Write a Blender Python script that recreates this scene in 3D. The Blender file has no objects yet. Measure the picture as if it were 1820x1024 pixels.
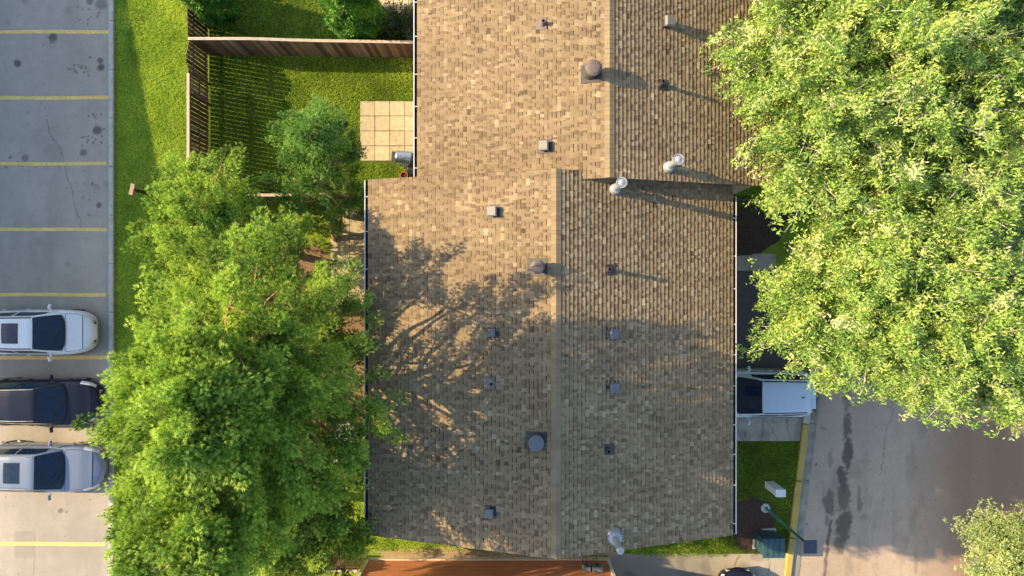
import bpy, math, random
import numpy as np
from mathutils import Vector, Matrix
random.seed(7); rng = np.random.default_rng(11)
S = bpy.context.scene; COL = S.collection

# ---------------------------------------------------------------- camera, sky, sun, exposure
H = 28.2; F = 1213.0                      # camera height (m) and focal length in photo pixels (1820 wide)
cam = bpy.data.objects.new('camera', bpy.data.cameras.new('camera')); COL.objects.link(cam)
cam.location = (0, 0, H); cam.rotation_euler = (0, 0, 0)
cam.data.sensor_width = 36; cam.data.lens = 36 * F / 1820; cam.data.clip_end = 1500
S.camera = cam
SUNV = Vector((-1.85, 0.33, 1.0)).normalized()     # towards the sun
EL = math.asin(SUNV.z)
W = bpy.data.worlds.new('World'); S.world = W; W.use_nodes = True
wn = W.node_tree.nodes; wl = W.node_tree.links
sky = wn.new('ShaderNodeTexSky'); sky.sky_type = 'NISHITA'; sky.sun_disc = False
sky.sun_elevation = EL; sky.sun_rotation = math.atan2(SUNV.x, SUNV.y)
sky.air_density = 1.3; sky.dust_density = 1.5
wl.new(sky.outputs[0], wn['Background'].inputs[0]); wn['Background'].inputs[1].default_value = 0.135
sl = bpy.data.lights.new('sun', 'SUN'); sl.energy = 5.0; sl.angle = math.radians(0.35); sl.color = (1.0, 0.75, 0.41)
so = bpy.data.objects.new('sun', sl); COL.objects.link(so)
so.rotation_euler = SUNV.to_track_quat('Z', 'Y').to_euler(); so.location = (-40, 8, 40)
S.view_settings.view_transform = 'Standard'; S.view_settings.look = 'None'
S.view_settings.exposure = 1.18; S.view_settings.gamma = 1.0
S.render.engine = 'CYCLES'; S.cycles.max_bounces = 6; S.cycles.transparent_max_bounces = 4
S.cycles.diffuse_bounces = 3

# ---------------------------------------------------------------- materials
def new_mat(name):
    m = bpy.data.materials.new(name); m.use_nodes = True
    nt = m.node_tree; b = nt.nodes['Principled BSDF']
    return m, nt, b
def noise(nt, scale, detail=4, rough=.6, vec=None):
    n = nt.nodes.new('ShaderNodeTexNoise'); n.inputs['Scale'].default_value = scale
    n.inputs['Detail'].default_value = detail; n.inputs['Roughness'].default_value = rough
    if vec is None:
        g = nt.nodes.new('ShaderNodeNewGeometry'); vec = g.outputs['Position']
    nt.links.new(vec, n.inputs['Vector']); return n.outputs['Fac']
def ramp(nt, fac, stops):
    r = nt.nodes.new('ShaderNodeValToRGB'); nt.links.new(fac, r.inputs[0])
    e = r.color_ramp.elements
    e[0].position = stops[0][0]; e[0].color = (*stops[0][1], 1)
    e[1].position = stops[-1][0]; e[1].color = (*stops[-1][1], 1)
    for p, c in stops[1:-1]:
        k = e.new(p); k.color = (*c, 1)
    return r.outputs[0]
def mix(nt, a, b, fac, mode='MIX'):
    n = nt.nodes.new('ShaderNodeMix'); n.data_type = 'RGBA'; n.blend_type = mode
    for sock, v in ((n.inputs['Factor'], fac), (n.inputs['A'], a), (n.inputs['B'], b)):
        if hasattr(v, 'links') or hasattr(v, 'is_linked'): nt.links.new(v, sock)
        elif isinstance(v, (int, float)): sock.default_value = v
        else: sock.default_value = (*v, 1)
    return n.outputs['Result']
def attr(nt, name):
    a = nt.nodes.new('ShaderNodeAttribute'); a.attribute_name = name; return a.outputs['Fac']
def bump(nt, b, h, strength=.3, dist=.02):
    n = nt.nodes.new('ShaderNodeBump'); n.inputs['Strength'].default_value = strength
    n.inputs['Distance'].default_value = dist
    nt.links.new(h, n.inputs['Height']); nt.links.new(n.outputs[0], b.inputs['Normal'])
MATS = {}
def plain(name, col, rough=.6, metal=0., var=.12, scale=6., coat=0., bmp=0.):
    if name in MATS: return MATS[name]
    m, nt, b = new_mat(name)
    lo = tuple(c * (1 - var) for c in col); hi = tuple(min(1, c * (1 + var)) for c in col)
    f = noise(nt, scale, 5)
    nt.links.new(ramp(nt, f, [(.3, lo), (.7, hi)]), b.inputs['Base Color'])
    b.inputs['Roughness'].default_value = rough; b.inputs['Metallic'].default_value = metal
    if coat: b.inputs['Specular IOR Level'].default_value = .3; b.inputs['Coat Weight'].default_value = coat; b.inputs['Coat Roughness'].default_value = .04
    if bmp: bump(nt, b, noise(nt, scale * 6, 3), bmp, .01)
    MATS[name] = m; return m
def tone_mat(name, stops, rough=.85, grain=60., gstr=.25, big=.8, bstr=.15, bmp=.3, streak=False):
    """per-face 'tone' picks the colour, noise adds grain and broad variation"""
    m, nt, b = new_mat(name)
    c = ramp(nt, attr(nt, 'tone'), stops)
    c = mix(nt, c, ramp(nt, noise(nt, grain, 2, .7), [(.25, (1 - gstr,) * 3), (.75, (1 + gstr,) * 3)]), 1., 'MULTIPLY')
    c = mix(nt, c, ramp(nt, noise(nt, big, 3, .6), [(.3, (1 - bstr,) * 3), (.7, (1 + bstr,) * 3)]), 1., 'MULTIPLY')
    if streak:                       # faint water streaks and lichen running down the slope
        g = nt.nodes.new('ShaderNodeNewGeometry'); mp = nt.nodes.new('ShaderNodeMapping'); mp.inputs['Scale'].default_value = (.22, 2.6, .22)
        nt.links.new(g.outputs['Position'], mp.inputs['Vector'])
        c = mix(nt, c, ramp(nt, noise(nt, 1.6, 5, .7, mp.outputs[0]), [(.36, (.86, .84, .83)), (.62, (1.05, 1.05, 1.04))]), 1., 'MULTIPLY')
    nt.links.new(c, b.inputs['Base Color']); b.inputs['Roughness'].default_value = rough
    b.inputs['Specular IOR Level'].default_value = .25
    if bmp: bump(nt, b, noise(nt, grain * 1.2, 2), bmp, .006)
    return m
def leaf_mat(name, stops, trans=.35, rough=.55):
    m, nt, b = new_mat(name)
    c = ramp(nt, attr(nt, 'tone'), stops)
    c = mix(nt, c, ramp(nt, noise(nt, 1.3, 3), [(.3, (.80, .90, .9)), (.7, (1.15, 1.1, 1.05))]), 1., 'MULTIPLY')
    nt.links.new(c, b.inputs['Base Color']); b.inputs['Roughness'].default_value = rough
    b.inputs['Specular IOR Level'].default_value = .3
    t = nt.nodes.new('ShaderNodeBsdfTranslucent')
    tc = mix(nt, c, (1.25, 1.3, .7), 1., 'MULTIPLY'); nt.links.new(tc, t.inputs[0])
    x = nt.nodes.new('ShaderNodeMixShader'); x.inputs[0].default_value = trans
    nt.links.new(b.outputs[0], x.inputs[1]); nt.links.new(t.outputs[0], x.inputs[2])
    nt.links.new(x.outputs[0], nt.nodes['Material Output'].inputs[0]); return m

M_shingle = tone_mat('asphalt_shingle', [(0, (.030, .021, .016)), (.2, (.10, .070, .044)), (.45, (.21, .152, .094)), (.75, (.270, .208, .131)), (1, (.36, .295, .195))], grain=45, gstr=.24, big=.6, bstr=.12, streak=True)
M_ridge = tone_mat('ridge_shingle', [(0, (.205, .155, .100)), (1, (.25, .195, .128))], grain=45, gstr=.2)
M_board = tone_mat('weathered_fence_board', [(0, (.07, .038, .026)), (.5, (.15, .088, .06)), (1, (.28, .18, .13))], grain=25, gstr=.3, bmp=.2)
M_cap = plain('pale_grey_timber', (.42, .35, .28), .8, var=.25, scale=9, bmp=.3)
M_gutter = plain('white_gutter_paint', (.56, .58, .62), .35, var=.06)
M_gdark = plain('dark_gutter_trough', (.03, .028, .026), .9, var=.4)  # trough lining, much darker than the lip
M_siding = plain('beige_siding', (.42, .37, .30), .7, var=.06)
M_redsid = tone_mat('red_brown_siding', [(0, (.46, .17, .085)), (1, (.58, .24, .12))], grain=18, gstr=.12, bmp=.1)
M_trim = plain('white_trim', (.75, .73, .68), .5, var=.05)
M_glass = plain('window_glass', (.010, .022, .05), .06, var=.3)  # blue base colour paints in the reflected sky
M_vent = plain('grey_vent_metal', (.19, .175, .17), .5, var=.12, scale=20)
M_ventdk = plain('charcoal_vent_metal', (.045, .04, .04), .5, var=.3, scale=20)
M_ventbl = plain('slate_vent_plastic', (.12, .13, .16), .4, var=.1, scale=20)
M_galv = plain('galvanised_flue', (.34, .37, .40), .4, metal=.3, var=.1, scale=14)
M_rust = plain('weathered_vent_cap', (.13, .105, .10), .6, var=.35, scale=18)
M_black = plain('black_opening', (.004, .004, .005), .8, var=.1)
M_rubber = plain('tyre_rubber', (.02, .02, .02), .85)
M_bark = plain('orange_pine_bark', (.30, .165, .10), .9, var=.45, scale=7, bmp=.5)
M_ashbark = plain('pale_grey_twig_bark', (.42, .38, .33), .85, var=.25, scale=9, bmp=.3)
M_soil = plain('dark_mulch_soil', (.045, .028, .02), .95, var=.5, scale=14, bmp=.8)

def ground_mat(name, base, dark, tint, grain=55., big=.35, gs=.26, bs=.12, bm=.35):
    m, nt, b = new_mat(name)
    c = ramp(nt, noise(nt, grain, 3, .75), [(.28, tuple(v * (1 - gs) for v in base)), (.72, tuple(v * (1 + gs) for v in base))])
    c = mix(nt, c, ramp(nt, noise(nt, big, 5, .65), [(.3, (1 - bs,) * 3), (.7, (1 + bs,) * 3)]), 1., 'MULTIPLY')
    c = mix(nt, c, ramp(nt, noise(nt, 2.6, 6, .7), [(.35, (.93,) * 3), (.65, (1.05,) * 3)]), 1., 'MULTIPLY')
    c = mix(nt, c, tint, attr(nt, 'tint')); c = mix(nt, c, dark, attr(nt, 'stain'))
    nt.links.new(c, b.inputs['Base Color']); b.inputs['Roughness'].default_value = .88
    b.inputs['Specular IOR Level'].default_value = .3
    bump(nt, b, noise(nt, grain * .9, 2), bm, .006); return m
M_lot = ground_mat('parking_asphalt', (.35, .32, .285), (.045, .044, .043), (.22, .205, .18))
M_road = ground_mat('road_asphalt', (.37, .30, .245), (.07, .056, .048), (.24, .16, .11), bs=.10)
M_conc = ground_mat('pavement_concrete', (.36, .325, .27), (.07, .065, .06), (.2, .18, .15), big=.8)
M_drive = plain('driveway_asphalt', (.075, .07, .068), .9, var=.2, scale=5, bmp=.3)
def paver_mat():
    m, nt, b = new_mat('cream_paver')
    c = ramp(nt, attr(nt, 'tone'), [(0, (.40, .34, .235)), (1, (.50, .43, .30))])
    c = mix(nt, c, ramp(nt, noise(nt, 7, 6, .7), [(.3, (.70, .68, .64)), (.62, (1.04,) * 3)]), 1., 'MULTIPLY')
    nt.links.new(c, b.inputs['Base Color']); b.inputs['Roughness'].default_value = .85
    bump(nt, b, noise(nt, 60, 2), .2, .005); return m
M_paver = paver_mat()
def grass_ground():
    m, nt, b = new_mat('lawn_soil_and_turf')
    c = ramp(nt, noise(nt, 22, 5, .75), [(.3, (.09, .13, .018)), (.55, (.19, .29, .035)), (.75, (.31, .39, .06))])
    c = mix(nt, c, ramp(nt, noise(nt, 1.1, 4, .6), [(.3, (.8, .85, .8)), (.7, (1.2, 1.1, 1.0))]), 1., 'MULTIPLY')
    nt.links.new(c, b.inputs['Base Color']); b.inputs['Roughness'].default_value = .95
    b.inputs['Specular IOR Level'].default_value = .1
    bump(nt, b, noise(nt, 40, 3), .8, .03); return m
M_lawn = grass_ground()
M_blade = leaf_mat('grass_blade', [(0, (.09, .15, .014)), (.5, (.34, .48, .06)), (1, (.60, .68, .13))], .42, .6)
def paint_mat(name, col, wear=.35):
    m, nt, b = new_mat(name)
    f = ramp(nt, noise(nt, 30, 5, .8), [(.0, (1, 1, 1)), (wear, (1, 1, 1)), (wear + .12, (0, 0, 0))])
    c = mix(nt, col, tuple(v * .55 + .05 for v in col), f)
    c = mix(nt, c, ramp(nt, noise(nt, 1.7, 4), [(.3, (.85,) * 3), (.7, (1.1,) * 3)]), 1., 'MULTIPLY')
    nt.links.new(c, b.inputs['Base Color']); b.inputs['Roughness'].default_value = .7; return m
M_yellow = paint_mat('yellow_line_paint', (.86, .62, .17), .43)
M_ykerb = paint_mat('yellow_kerb_paint', (.46, .34, .07), .42)
M_kerb = plain('kerb_concrete', (.40, .39, .36), .85, var=.2, scale=5, bmp=.3)

# ---------------------------------------------------------------- mesh helpers
def tag(o, label=None, cat=None, group=None, kind=None):
    if label: o['label'] = label
    if cat: o['category'] = cat
    if group: o['group'] = group
    if kind: o['kind'] = kind
    return o
def empty(name, loc, rz=0, label=None, cat=None, group=None):
    o = bpy.data.objects.new(name, None); COL.objects.link(o); o.location = loc; o.rotation_euler = (0, 0, rz)
    o.empty_display_size = .3
    return tag(o, label, cat, group)
def link(name, me, mats, parent=None, smooth=False):
    for m in (mats if isinstance(mats, (list, tuple)) else [mats]): me.materials.append(m)
    if smooth: me.polygons.foreach_set('use_smooth', np.ones(len(me.polygons), bool))
    me.update()
    o = bpy.data.objects.new(name, me); COL.objects.link(o)
    if parent: o.parent = parent
    return o
def np_mesh(name, V, Fc, mat, parent=None, tone=None, vattr=None, smooth=False, mi=None):
    V = np.asarray(V, np.float32); Fc = np.asarray(Fc, np.int32); k = Fc.shape[1]
    me = bpy.data.meshes.new(name); me.vertices.add(len(V)); me.vertices.foreach_set('co', V.ravel())
    me.loops.add(Fc.size); me.loops.foreach_set('vertex_index', Fc.ravel())
    me.polygons.add(len(Fc)); me.polygons.foreach_set('loop_start', np.arange(0, Fc.size, k, dtype=np.int32))
    me.polygons.foreach_set('loop_total', np.full(len(Fc), k, np.int32))
    if mi is not None: me.polygons.foreach_set('material_index', np.asarray(mi, np.int32))
    me.update(calc_edges=True)
    if tone is not None:
        a = me.attributes.new('tone', 'FLOAT', 'FACE'); a.data.foreach_set('value', np.asarray(tone, np.float32))
    for n, v in (vattr or {}).items():
        a = me.attributes.new(n, 'FLOAT', 'POINT'); a.data.foreach_set('value', np.asarray(v, np.float32))
    return link(name, me, mat, parent, smooth)
class MB:
    def __init__(s): s.v = []; s.f = []; s.m = []; s.t = []
    def face(s, pts, m=0, t=.5):
        i = len(s.v); s.v += [tuple(p) for p in pts]; s.f.append(tuple(range(i, i + len(pts)))); s.m.append(m); s.t.append(t)
    def raw(s, pts, faces, m=0, t=.5):
        i = len(s.v); s.v += [tuple(p) for p in pts]
        for f in faces: s.f.append(tuple(i + k for k in f)); s.m.append(m); s.t.append(t)
    def box(s, c, d, m=0, t=.5, rz=0, bev=0., taper=1.):
        cx, cy, cz = c; a, b, h = d[0] / 2, d[1] / 2, d[2] / 2
        if bev:
            e = min(bev, a * .9, b * .9, h * .9); rings = []
            for z, q in ((-h, e), (-h + e, 0), (h - e, 0), (h, e)):
                tp = 1 + (taper - 1) * (z + h) / (2 * h)
                x, y = (a - q) * tp, (b - q) * tp; r = e * .5
                rings.append([(x, -y + r, z), (x, y - r, z), (x - r, y, z), (-x + r, y, z), (-x, y - r, z), (-x, -y + r, z), (-x + r, -y, z), (x - r, -y, z)])
            P = [p for r in rings for p in r]; n = 8
            Fc = [tuple(range(n - 1, -1, -1)), tuple(range(3 * n, 4 * n))]
            for k in range(3):
                for j in range(n): Fc.append((k * n + j, k * n + (j + 1) % n, (k + 1) * n + (j + 1) % n, (k + 1) * n + j))
        else:
            P = [(x * (taper if z > 0 else 1), y * (taper if z > 0 else 1), z) for z in (-h, h) for x, y in ((-a, -b), (a, -b), (a, b), (-a, b))]
            Fc = [(3, 2, 1, 0), (4, 5, 6, 7), (0, 1, 5, 4), (1, 2, 6, 5), (2, 3, 7, 6), (3, 0, 4, 7)]
        cs, sn = math.cos(rz), math.sin(rz)
        s.raw([(cx + x * cs - y * sn, cy + x * sn + y * cs, cz + z) for x, y, z in P], Fc, m, t)
    def tube(s, pts, r, n=8, m=0, t=.5, cap=True):
        pts = [Vector(p) for p in pts]; rs = r if isinstance(r, (list, tuple)) else [r] * len(pts)
        i0 = len(s.v)
        for k, p in enumerate(pts):
            d = (pts[min(k + 1, len(pts) - 1)] - pts[max(k - 1, 0)]).normalized()
            u = d.cross(Vector((0, 0, 1))); u = u if u.length > .05 else d.cross(Vector((1, 0, 0))); u.normalize(); w = d.cross(u)
            for j in range(n):
                a = 2 * math.pi * j / n; q = p + (u * math.cos(a) + w * math.sin(a)) * rs[k]; s.v.append(tuple(q))
        for k in range(len(pts) - 1):
            for j in range(n):
                s.f.append((i0 + k * n + j, i0 + k * n + (j + 1) % n, i0 + (k + 1) * n + (j + 1) % n, i0 + (k + 1) * n + j)); s.m.append(m); s.t.append(t)
        if cap:
            s.f.append(tuple(i0 + j for j in range(n))); s.m.append(m); s.t.append(t)
            s.f.append(tuple(i0 + (len(pts) - 1) * n + j for j in range(n - 1, -1, -1))); s.m.append(m); s.t.append(t)
    def lathe(s, c, prof, n=24, m=0, t=.5, ax=None):
        i0 = len(s.v); c = Vector(c)
        R = Vector((0, 0, 1)).rotation_difference(Vector(ax)).to_matrix() if ax is not None else Matrix.Identity(3)
        for r, z in prof:
            for j in range(n):
                a = 2 * math.pi * j / n; s.v.append(tuple(c + R @ Vector((r * math.cos(a), r * math.sin(a), z))))
        for k in range(len(prof) - 1):
            for j in range(n):
                s.f.append((i0 + k * n + j, i0 + k * n + (j + 1) % n, i0 + (k + 1) * n + (j + 1) % n, i0 + (k + 1) * n + j)); s.m.append(m); s.t.append(t)
    def build(s, name, mats, parent=None, smooth=False):
        me = bpy.data.meshes.new(name); me.from_pydata(s.v, [], s.f)
        me.polygons.foreach_set('material_index', s.m)
        a = me.attributes.new('tone', 'FLOAT', 'FACE'); a.data.foreach_set('value', s.t)
        return link(name, me, mats, parent, smooth)
def gx(px, z=0): return (px - 910) * (H - z) / F
def gy(py, z=0): return (512 - py) * (H - z) / F

# ---------------------------------------------------------------- ground, parking lot, road
def struct(o): o['kind'] = 'structure'; return o
b = MB(); b.face([(-300, -300, 0), (300, -300, 0), (300, 300, 0), (-300, 300, 0)]); struct(b.build('ground', M_lawn))

def vnoise(x, y, sc, seed):
    """smooth value noise for numpy arrays"""
    r = np.random.default_rng(seed); T = r.random((64, 64)); u = x * sc; v = y * sc
    i = np.floor(u).astype(int); j = np.floor(v).astype(int); fu = u - i; fv = v - j
    fu = fu * fu * (3 - 2 * fu); fv = fv * fv * (3 - 2 * fv)
    g = lambda a, c: T[a % 64, c % 64]
    return (g(i, j) * (1 - fu) + g(i + 1, j) * fu) * (1 - fv) + (g(i, j + 1) * (1 - fu) + g(i + 1, j + 1) * fu) * fv
def fbm(x, y, sc, seed): return sum(vnoise(x, y, sc * 2 ** k, seed + k) * .5 ** k for k in range(4)) / 1.875
def blot(x, y, cx, cy, rx, ry, soft, seed, amp=.7, rot=0):
    dx, dy = x - cx, y - cy; c, s = math.cos(rot), math.sin(rot)
    d = np.sqrt(((dx * c + dy * s) / rx) ** 2 + ((-dx * s + dy * c) / ry) ** 2) + (fbm(x, y, 3.5 / max(.3, min(rx, ry)) * .5 + 2, seed) - .5) * amp
    return np.clip((1 - d) / soft, 0, 1)
def crackf(x, y, pts, w, seed):
    d = np.full_like(x, 9.); xx = x + (fbm(x, y, 5, seed) - .5) * .16; yy = y + (fbm(x, y, 5, seed + 9) - .5) * .16
    for (ax, ay), (bx, by) in zip(pts[:-1], pts[1:]):
        vx, vy = bx - ax, by - ay; t = np.clip(((xx - ax) * vx + (yy - ay) * vy) / (vx * vx + vy * vy), 0, 1)
        d = np.minimum(d, np.hypot(xx - ax - t * vx, yy - ay - t * vy))
    return np.clip(1.6 - d / w, 0, 1)
def patch_grid(name, xl, xr, y0, y1, z, res, fn, mat):
    ny = int((y1 - y0) / res) + 1; nx = int((xr(0) - xl(0)) / res) + 1
    yy, uu = np.meshgrid(np.linspace(y0, y1, ny), np.linspace(0, 1, nx), indexing='ij')
    X = xl(yy) * (1 - uu) + xr(yy) * uu; V = np.stack([X, yy, np.full_like(X, z)], -1).reshape(-1, 3)
    a = np.arange(ny * nx).reshape(ny, nx)
    Fc = np.stack([a[:-1, :-1], a[:-1, 1:], a[1:, 1:], a[1:, :-1]], -1).reshape(-1, 4)
    st, ti = fn(X.ravel(), yy.ravel())
    return struct(np_mesh(name, V, Fc, mat, vattr={'stain': st, 'tint': ti}))

def lot_field(x, y):
    st = np.zeros_like(x)
    for k, (px, py, r, a) in enumerate([(31, 113, 8, .8), (94, 67, 10, .75), (178, 108, 7, .7), (180, 120, 8, .8), (173, 232, 10, .75), (148, 271, 8, .6),
            (176, 365, 6, .7), (172, 333, 8, .25), (188, 327, 7, .22), (45, 281, 9, .5), (180, 8, 13, .5), (160, 2, 8, .6), (160, 102, 3, .7), (44, 2, 6, .3),
            (108, 908, 6, .6), (118, 910, 3, .5), (15, 40, 6, .15), (120, 20, 9, .15), (50, 200, 5, .2), (148, 352, 5, .3), (70, 430, 9, .15), (120, 470, 7, .2), (95, 270, 20, .12)]):
        st = np.maximum(st, a * blot(x, y, gx(px), gy(py), r / 43, r / 43, .45, 20 + k, .35))
    r = np.random.default_rng(5)
    for cx, cy, n, sx, sy in ((150, 122, 26, 14, 5), (170, 205, 10, 10, 3), (155, 250, 12, 14, 6), (170, 240, 10, 14, 10), (158, 345, 10, 16, 20), (160, 18, 14, 20, 14), (40, 290, 14, 26, 6), (95, 75, 6, 12, 10)):
        for _ in range(n):
            px, py = r.normal(cx, sx), r.normal(cy, sy); q = r.uniform(1.0, 2.2)
            if px > 193: continue
            m = (abs(x - gx(px)) < .2) & (abs(y - gy(py)) < .2)
            st[m] = np.maximum(st[m], .6 * np.clip(1.5 - np.hypot(x[m] - gx(px), y[m] - gy(py)) / (q / 43), 0, 1))
    P = lambda L: [(gx(a), gy(c)) for a, c in L]
    st = np.maximum(st, .55 * crackf(x, y, P([(80, 190), (88, 235), (108, 268), (122, 318), (135, 370), (146, 404)]), .014, 3))
    st = np.maximum(st, .4 * crackf(x, y, P([(108, 268), (106, 300)]), .012, 3))
    st = np.maximum(st, .45 * crackf(x, y, P([(61, 950), (61, 1060)]), .014, 3))
    st = np.maximum(st, .15 * ((np.abs(x - gx(45)) < .42) & (np.abs(y - gy(968)) < .55)))
    rd = np.random.default_rng(8)
    for _ in range(260):
        cx, cy, q = rd.uniform(-23, -16.8), rd.uniform(-14, 13), rd.uniform(.012, .03)
        m = (abs(x - cx) < .06) & (abs(y - cy) < .06); st[m] = np.maximum(st[m], .4 * (np.hypot(x[m] - cx, y[m] - cy) < q))
    ti = .45 * np.clip((fbm(x, y * .15, 1.1, 50) - .5) * 3.5, 0, 1) + .25 * np.exp(-((x - gx(95)) / .45) ** 2) * fbm(x, y, .6, 51)
    ti = np.maximum(ti, .55 * np.clip((x + 16.95) / .35, 0, 1) * fbm(x, y, 1.5, 52))
    return st, ti
patch_grid('parking_lot', lambda y: -24 + 0 * y, lambda y: -16.62 + 0 * y, -14.5, 14.5, .004, .035, lot_field, M_lot)
b = MB(); b.face([(-60, -60, .002), (-16.62, -60, .002), (-16.62, 60, .002), (-60, 60, .002)]); struct(b.build('asphalt_apron', plain('far_asphalt', (.15, .145, .135), .9, bmp=.3)))
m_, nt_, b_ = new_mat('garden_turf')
c_ = ramp(nt_, noise(nt_, 22, 5, .75), [(.3, (.03, .05, .008)), (.55, (.085, .125, .016)), (.75, (.17, .21, .03))])  # turf colour darkened to deepen the shade on the yard lawn
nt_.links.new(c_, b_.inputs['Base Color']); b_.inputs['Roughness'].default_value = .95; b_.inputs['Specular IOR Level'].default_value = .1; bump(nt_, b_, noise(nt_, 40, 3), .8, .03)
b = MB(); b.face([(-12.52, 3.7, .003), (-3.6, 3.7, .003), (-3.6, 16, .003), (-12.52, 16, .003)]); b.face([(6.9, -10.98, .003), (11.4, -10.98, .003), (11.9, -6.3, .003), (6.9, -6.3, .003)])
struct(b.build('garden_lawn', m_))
# painted bay lines (each a thing one could count, part of the ground markings)
for py, x1 in ((-60, 195), (57, 195), (174, 196), (291, 190), (408, 190), (524, 189), (636, 192), (748, 192), (857, 194), (967, 187), (1080, 190)):
    m = MB(); n = 26; y = gy(py); xs = np.linspace(-25, gx(x1), n); ph = random.uniform(0, 6)
    yo = [.007 * math.sin(k * .55 + ph) + .009 * math.sin(k * .23 + ph * 2) for k in range(n)]
    wv = [.073 + random.uniform(-.006, .006) for _ in range(n)]
    for k in range(n - 1):
        m.face([(xs[k], y + yo[k] - wv[k], .008), (xs[k + 1], y + yo[k + 1] - wv[k + 1], .008), (xs[k + 1], y + yo[k + 1] + wv[k + 1], .008), (xs[k], y + yo[k] + wv[k], .008)])
    struct(m.build('bay_line', M_yellow))
# west kerb in cast lengths
m = MB()
for k in range(16):
    y0 = -15 + k * 2; m.box((-16.51, y0 + 1, .05), (.20, 1.985, .14), bev=.02)
struct(m.build('parking_kerb', M_kerb))

xk = lambda y: 12.14 + (y + 5.35) * .119
def road_field(x, y):
    P = lambda a, c: (gx(a), gy(c)); st = np.zeros_like(x)
    for k, (px, py, rx, ry, a, rot) in enumerate([(1505, 690, 9, 45, .5, 0), (1506, 755, 9, 25, .75, 0), (1506, 805, 11, 38, .85, 0), (1497, 850, 9, 30, .85, .15), (1474, 893, 13, 26, .7, 0),
            (1500, 880, 14, 30, .7, 0), (1500, 935, 17, 36, .8, 0), (1492, 968, 12, 18, .7, 0), (1527, 875, 4, 22, .45, 0), (1528, 898, 6, 14, .55, 0), (1476, 815, 5, 20, .4, 0),
            (1450, 826, 3, 4, .7, 0), (1628, 1000, 5, 26, .3, 0), (1433, 932, 3, 4, .6, 0), (1470, 925, 4, 12, .5, 0), (1535, 920, 8, 8, .25, 0), (1620, 830, 12, 30, .18, 0), (1462, 762, 6, 3, .4, 0)]):
        st = np.maximum(st, a * blot(x, y, gx(px), gy(py), rx / 43, ry / 43, .35, 70 + k, .95, rot))
    L = lambda pts: [P(*q) for q in pts]
    st = np.maximum(st, .55 * crackf(x, y, L([(1590, 700), (1585, 745), (1574, 765), (1572, 800), (1565, 845)]), .017, 4))
    st = np.maximum(st, .35 * crackf(x, y, L([(1571, 850), (1570, 900)]), .012, 5))
    st = np.maximum(st, .35 * crackf(x, y, L([(1400 + 135, 962), (1560, 990), (1556, 1060)]), .012, 6))
    st = np.maximum(st, .8 * crackf(x, y, L([(1477, 925), (1470, 985), (1462, 1050)]), .05, 7))
    rd = np.random.default_rng(9)
    for _ in range(700):
        cx, cy, q = rd.uniform(11.5, 22), rd.uniform(-14, 0), rd.uniform(.012, .035)
        m = (abs(x - cx) < .06) & (abs(y - cy) < .06); st[m] = np.maximum(st[m], .35 * (np.hypot(x[m] - cx, y[m] - cy) < q))
    st = np.maximum(st, .22 * np.clip((fbm(x, y * .35, 2.6, 90) - .57) * 7, 0, 1) * (np.abs(x - 15.0) < 2.2))
    ti = np.clip((x - 16.2) / 2.6, 0, 1) * .9 * (.75 + .5 * fbm(x * 1.8, y * .12, 1, 60))
    ti = np.maximum(ti, .25 * np.clip((fbm(x, y * .2, 1.2, 61) - .45) * 4, 0, 1))
    return st, np.clip(ti, 0, 1)
patch_grid('road', lambda y: xk(y) + .46, lambda y: 22.5 + 0 * y, -14, 1.5, .004, .04, road_field, M_road)
b = MB(); b.face([(xk(-60) + .3, -60, .002), (45, -60, .002), (45, 60, .002), (xk(60) + .3, 60, .002)]); struct(b.build('road_bed', plain('far_road', (.15, .13, .12), .9, bmp=.3)))
kp = MB(); kg = MB()
y = -15.0
while y < 14:
    L = 2.35; yc = y + L / 2; a = -math.atan(.119)
    kp.box((xk(yc) + .0, yc, .055), (.27, L - .02, .15), m=0 if y < -6.2 else 1, rz=a, bev=.03)
    kg.box((xk(yc) + .31, yc, .006), (.34, L - .012, .03), rz=a)
    y += L
struct(kp.build('yellow_kerb', [M_ykerb, M_kerb])); struct(kg.build('gutter_pan', plain('gutter_pan_concrete', (.22, .205, .18), .9, var=.45, scale=1.6, bmp=.3)))

# driveway, front walks and bottom pavement
b = MB(); b.face([(6.9, -3.3, .006), (xk(-3.3) - .1, -3.3, .006), (xk(.7) - .1, .7, .006), (6.9, .7, .006)]); struct(b.build('driveway', M_drive))
def slab_field(x, y):
    st = np.zeros_like(x)
    for pts in ([(10.35, -5.2), (10.3, -6.5)], [(9.6, -5.2), (9.6, -6.4)], [(10.4, -5.3), (11.0, -6.3)], [(11.3, -5.2), (11.5, -6.4)], [(8.3, .6), (8.3, 1.4)], [(9.8, .6), (9.9, 1.4)],
                [(9.6, -10.6), (9.2, -11.4), (9.0, -12.6)], [(10.6, -10.7), (10.6, -12.6)]):
        st = np.maximum(st, .75 * crackf(x, y, pts, .016, 31))
    st = np.maximum(st, .35 * np.clip((fbm(x, y, 2, 33) - .52) * 6, 0, 1))
    ti = np.clip((9.3 - x) / 1.6, 0, 1) * (y < -9.8) * .8  # west part of the pavement tinted dark: dirt plus painted shade
    return st, ti
patch_grid('concrete_walk', lambda y: 6.9 + 0 * y, lambda y: 10.9 + 0 * y, .72, 1.42, .010, .05, slab_field, M_conc)
patch_grid('concrete_drive', lambda y: 6.9 + 0 * y, lambda y: xk(y) - .14, -6.32, -3.32, .010, .05, slab_field, M_conc)
patch_grid('pavement', lambda y: 3.98 + 0 * y, lambda y: xk(y) - .14, -14.2, -10.98, .010, .05, slab_field, M_conc)
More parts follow.
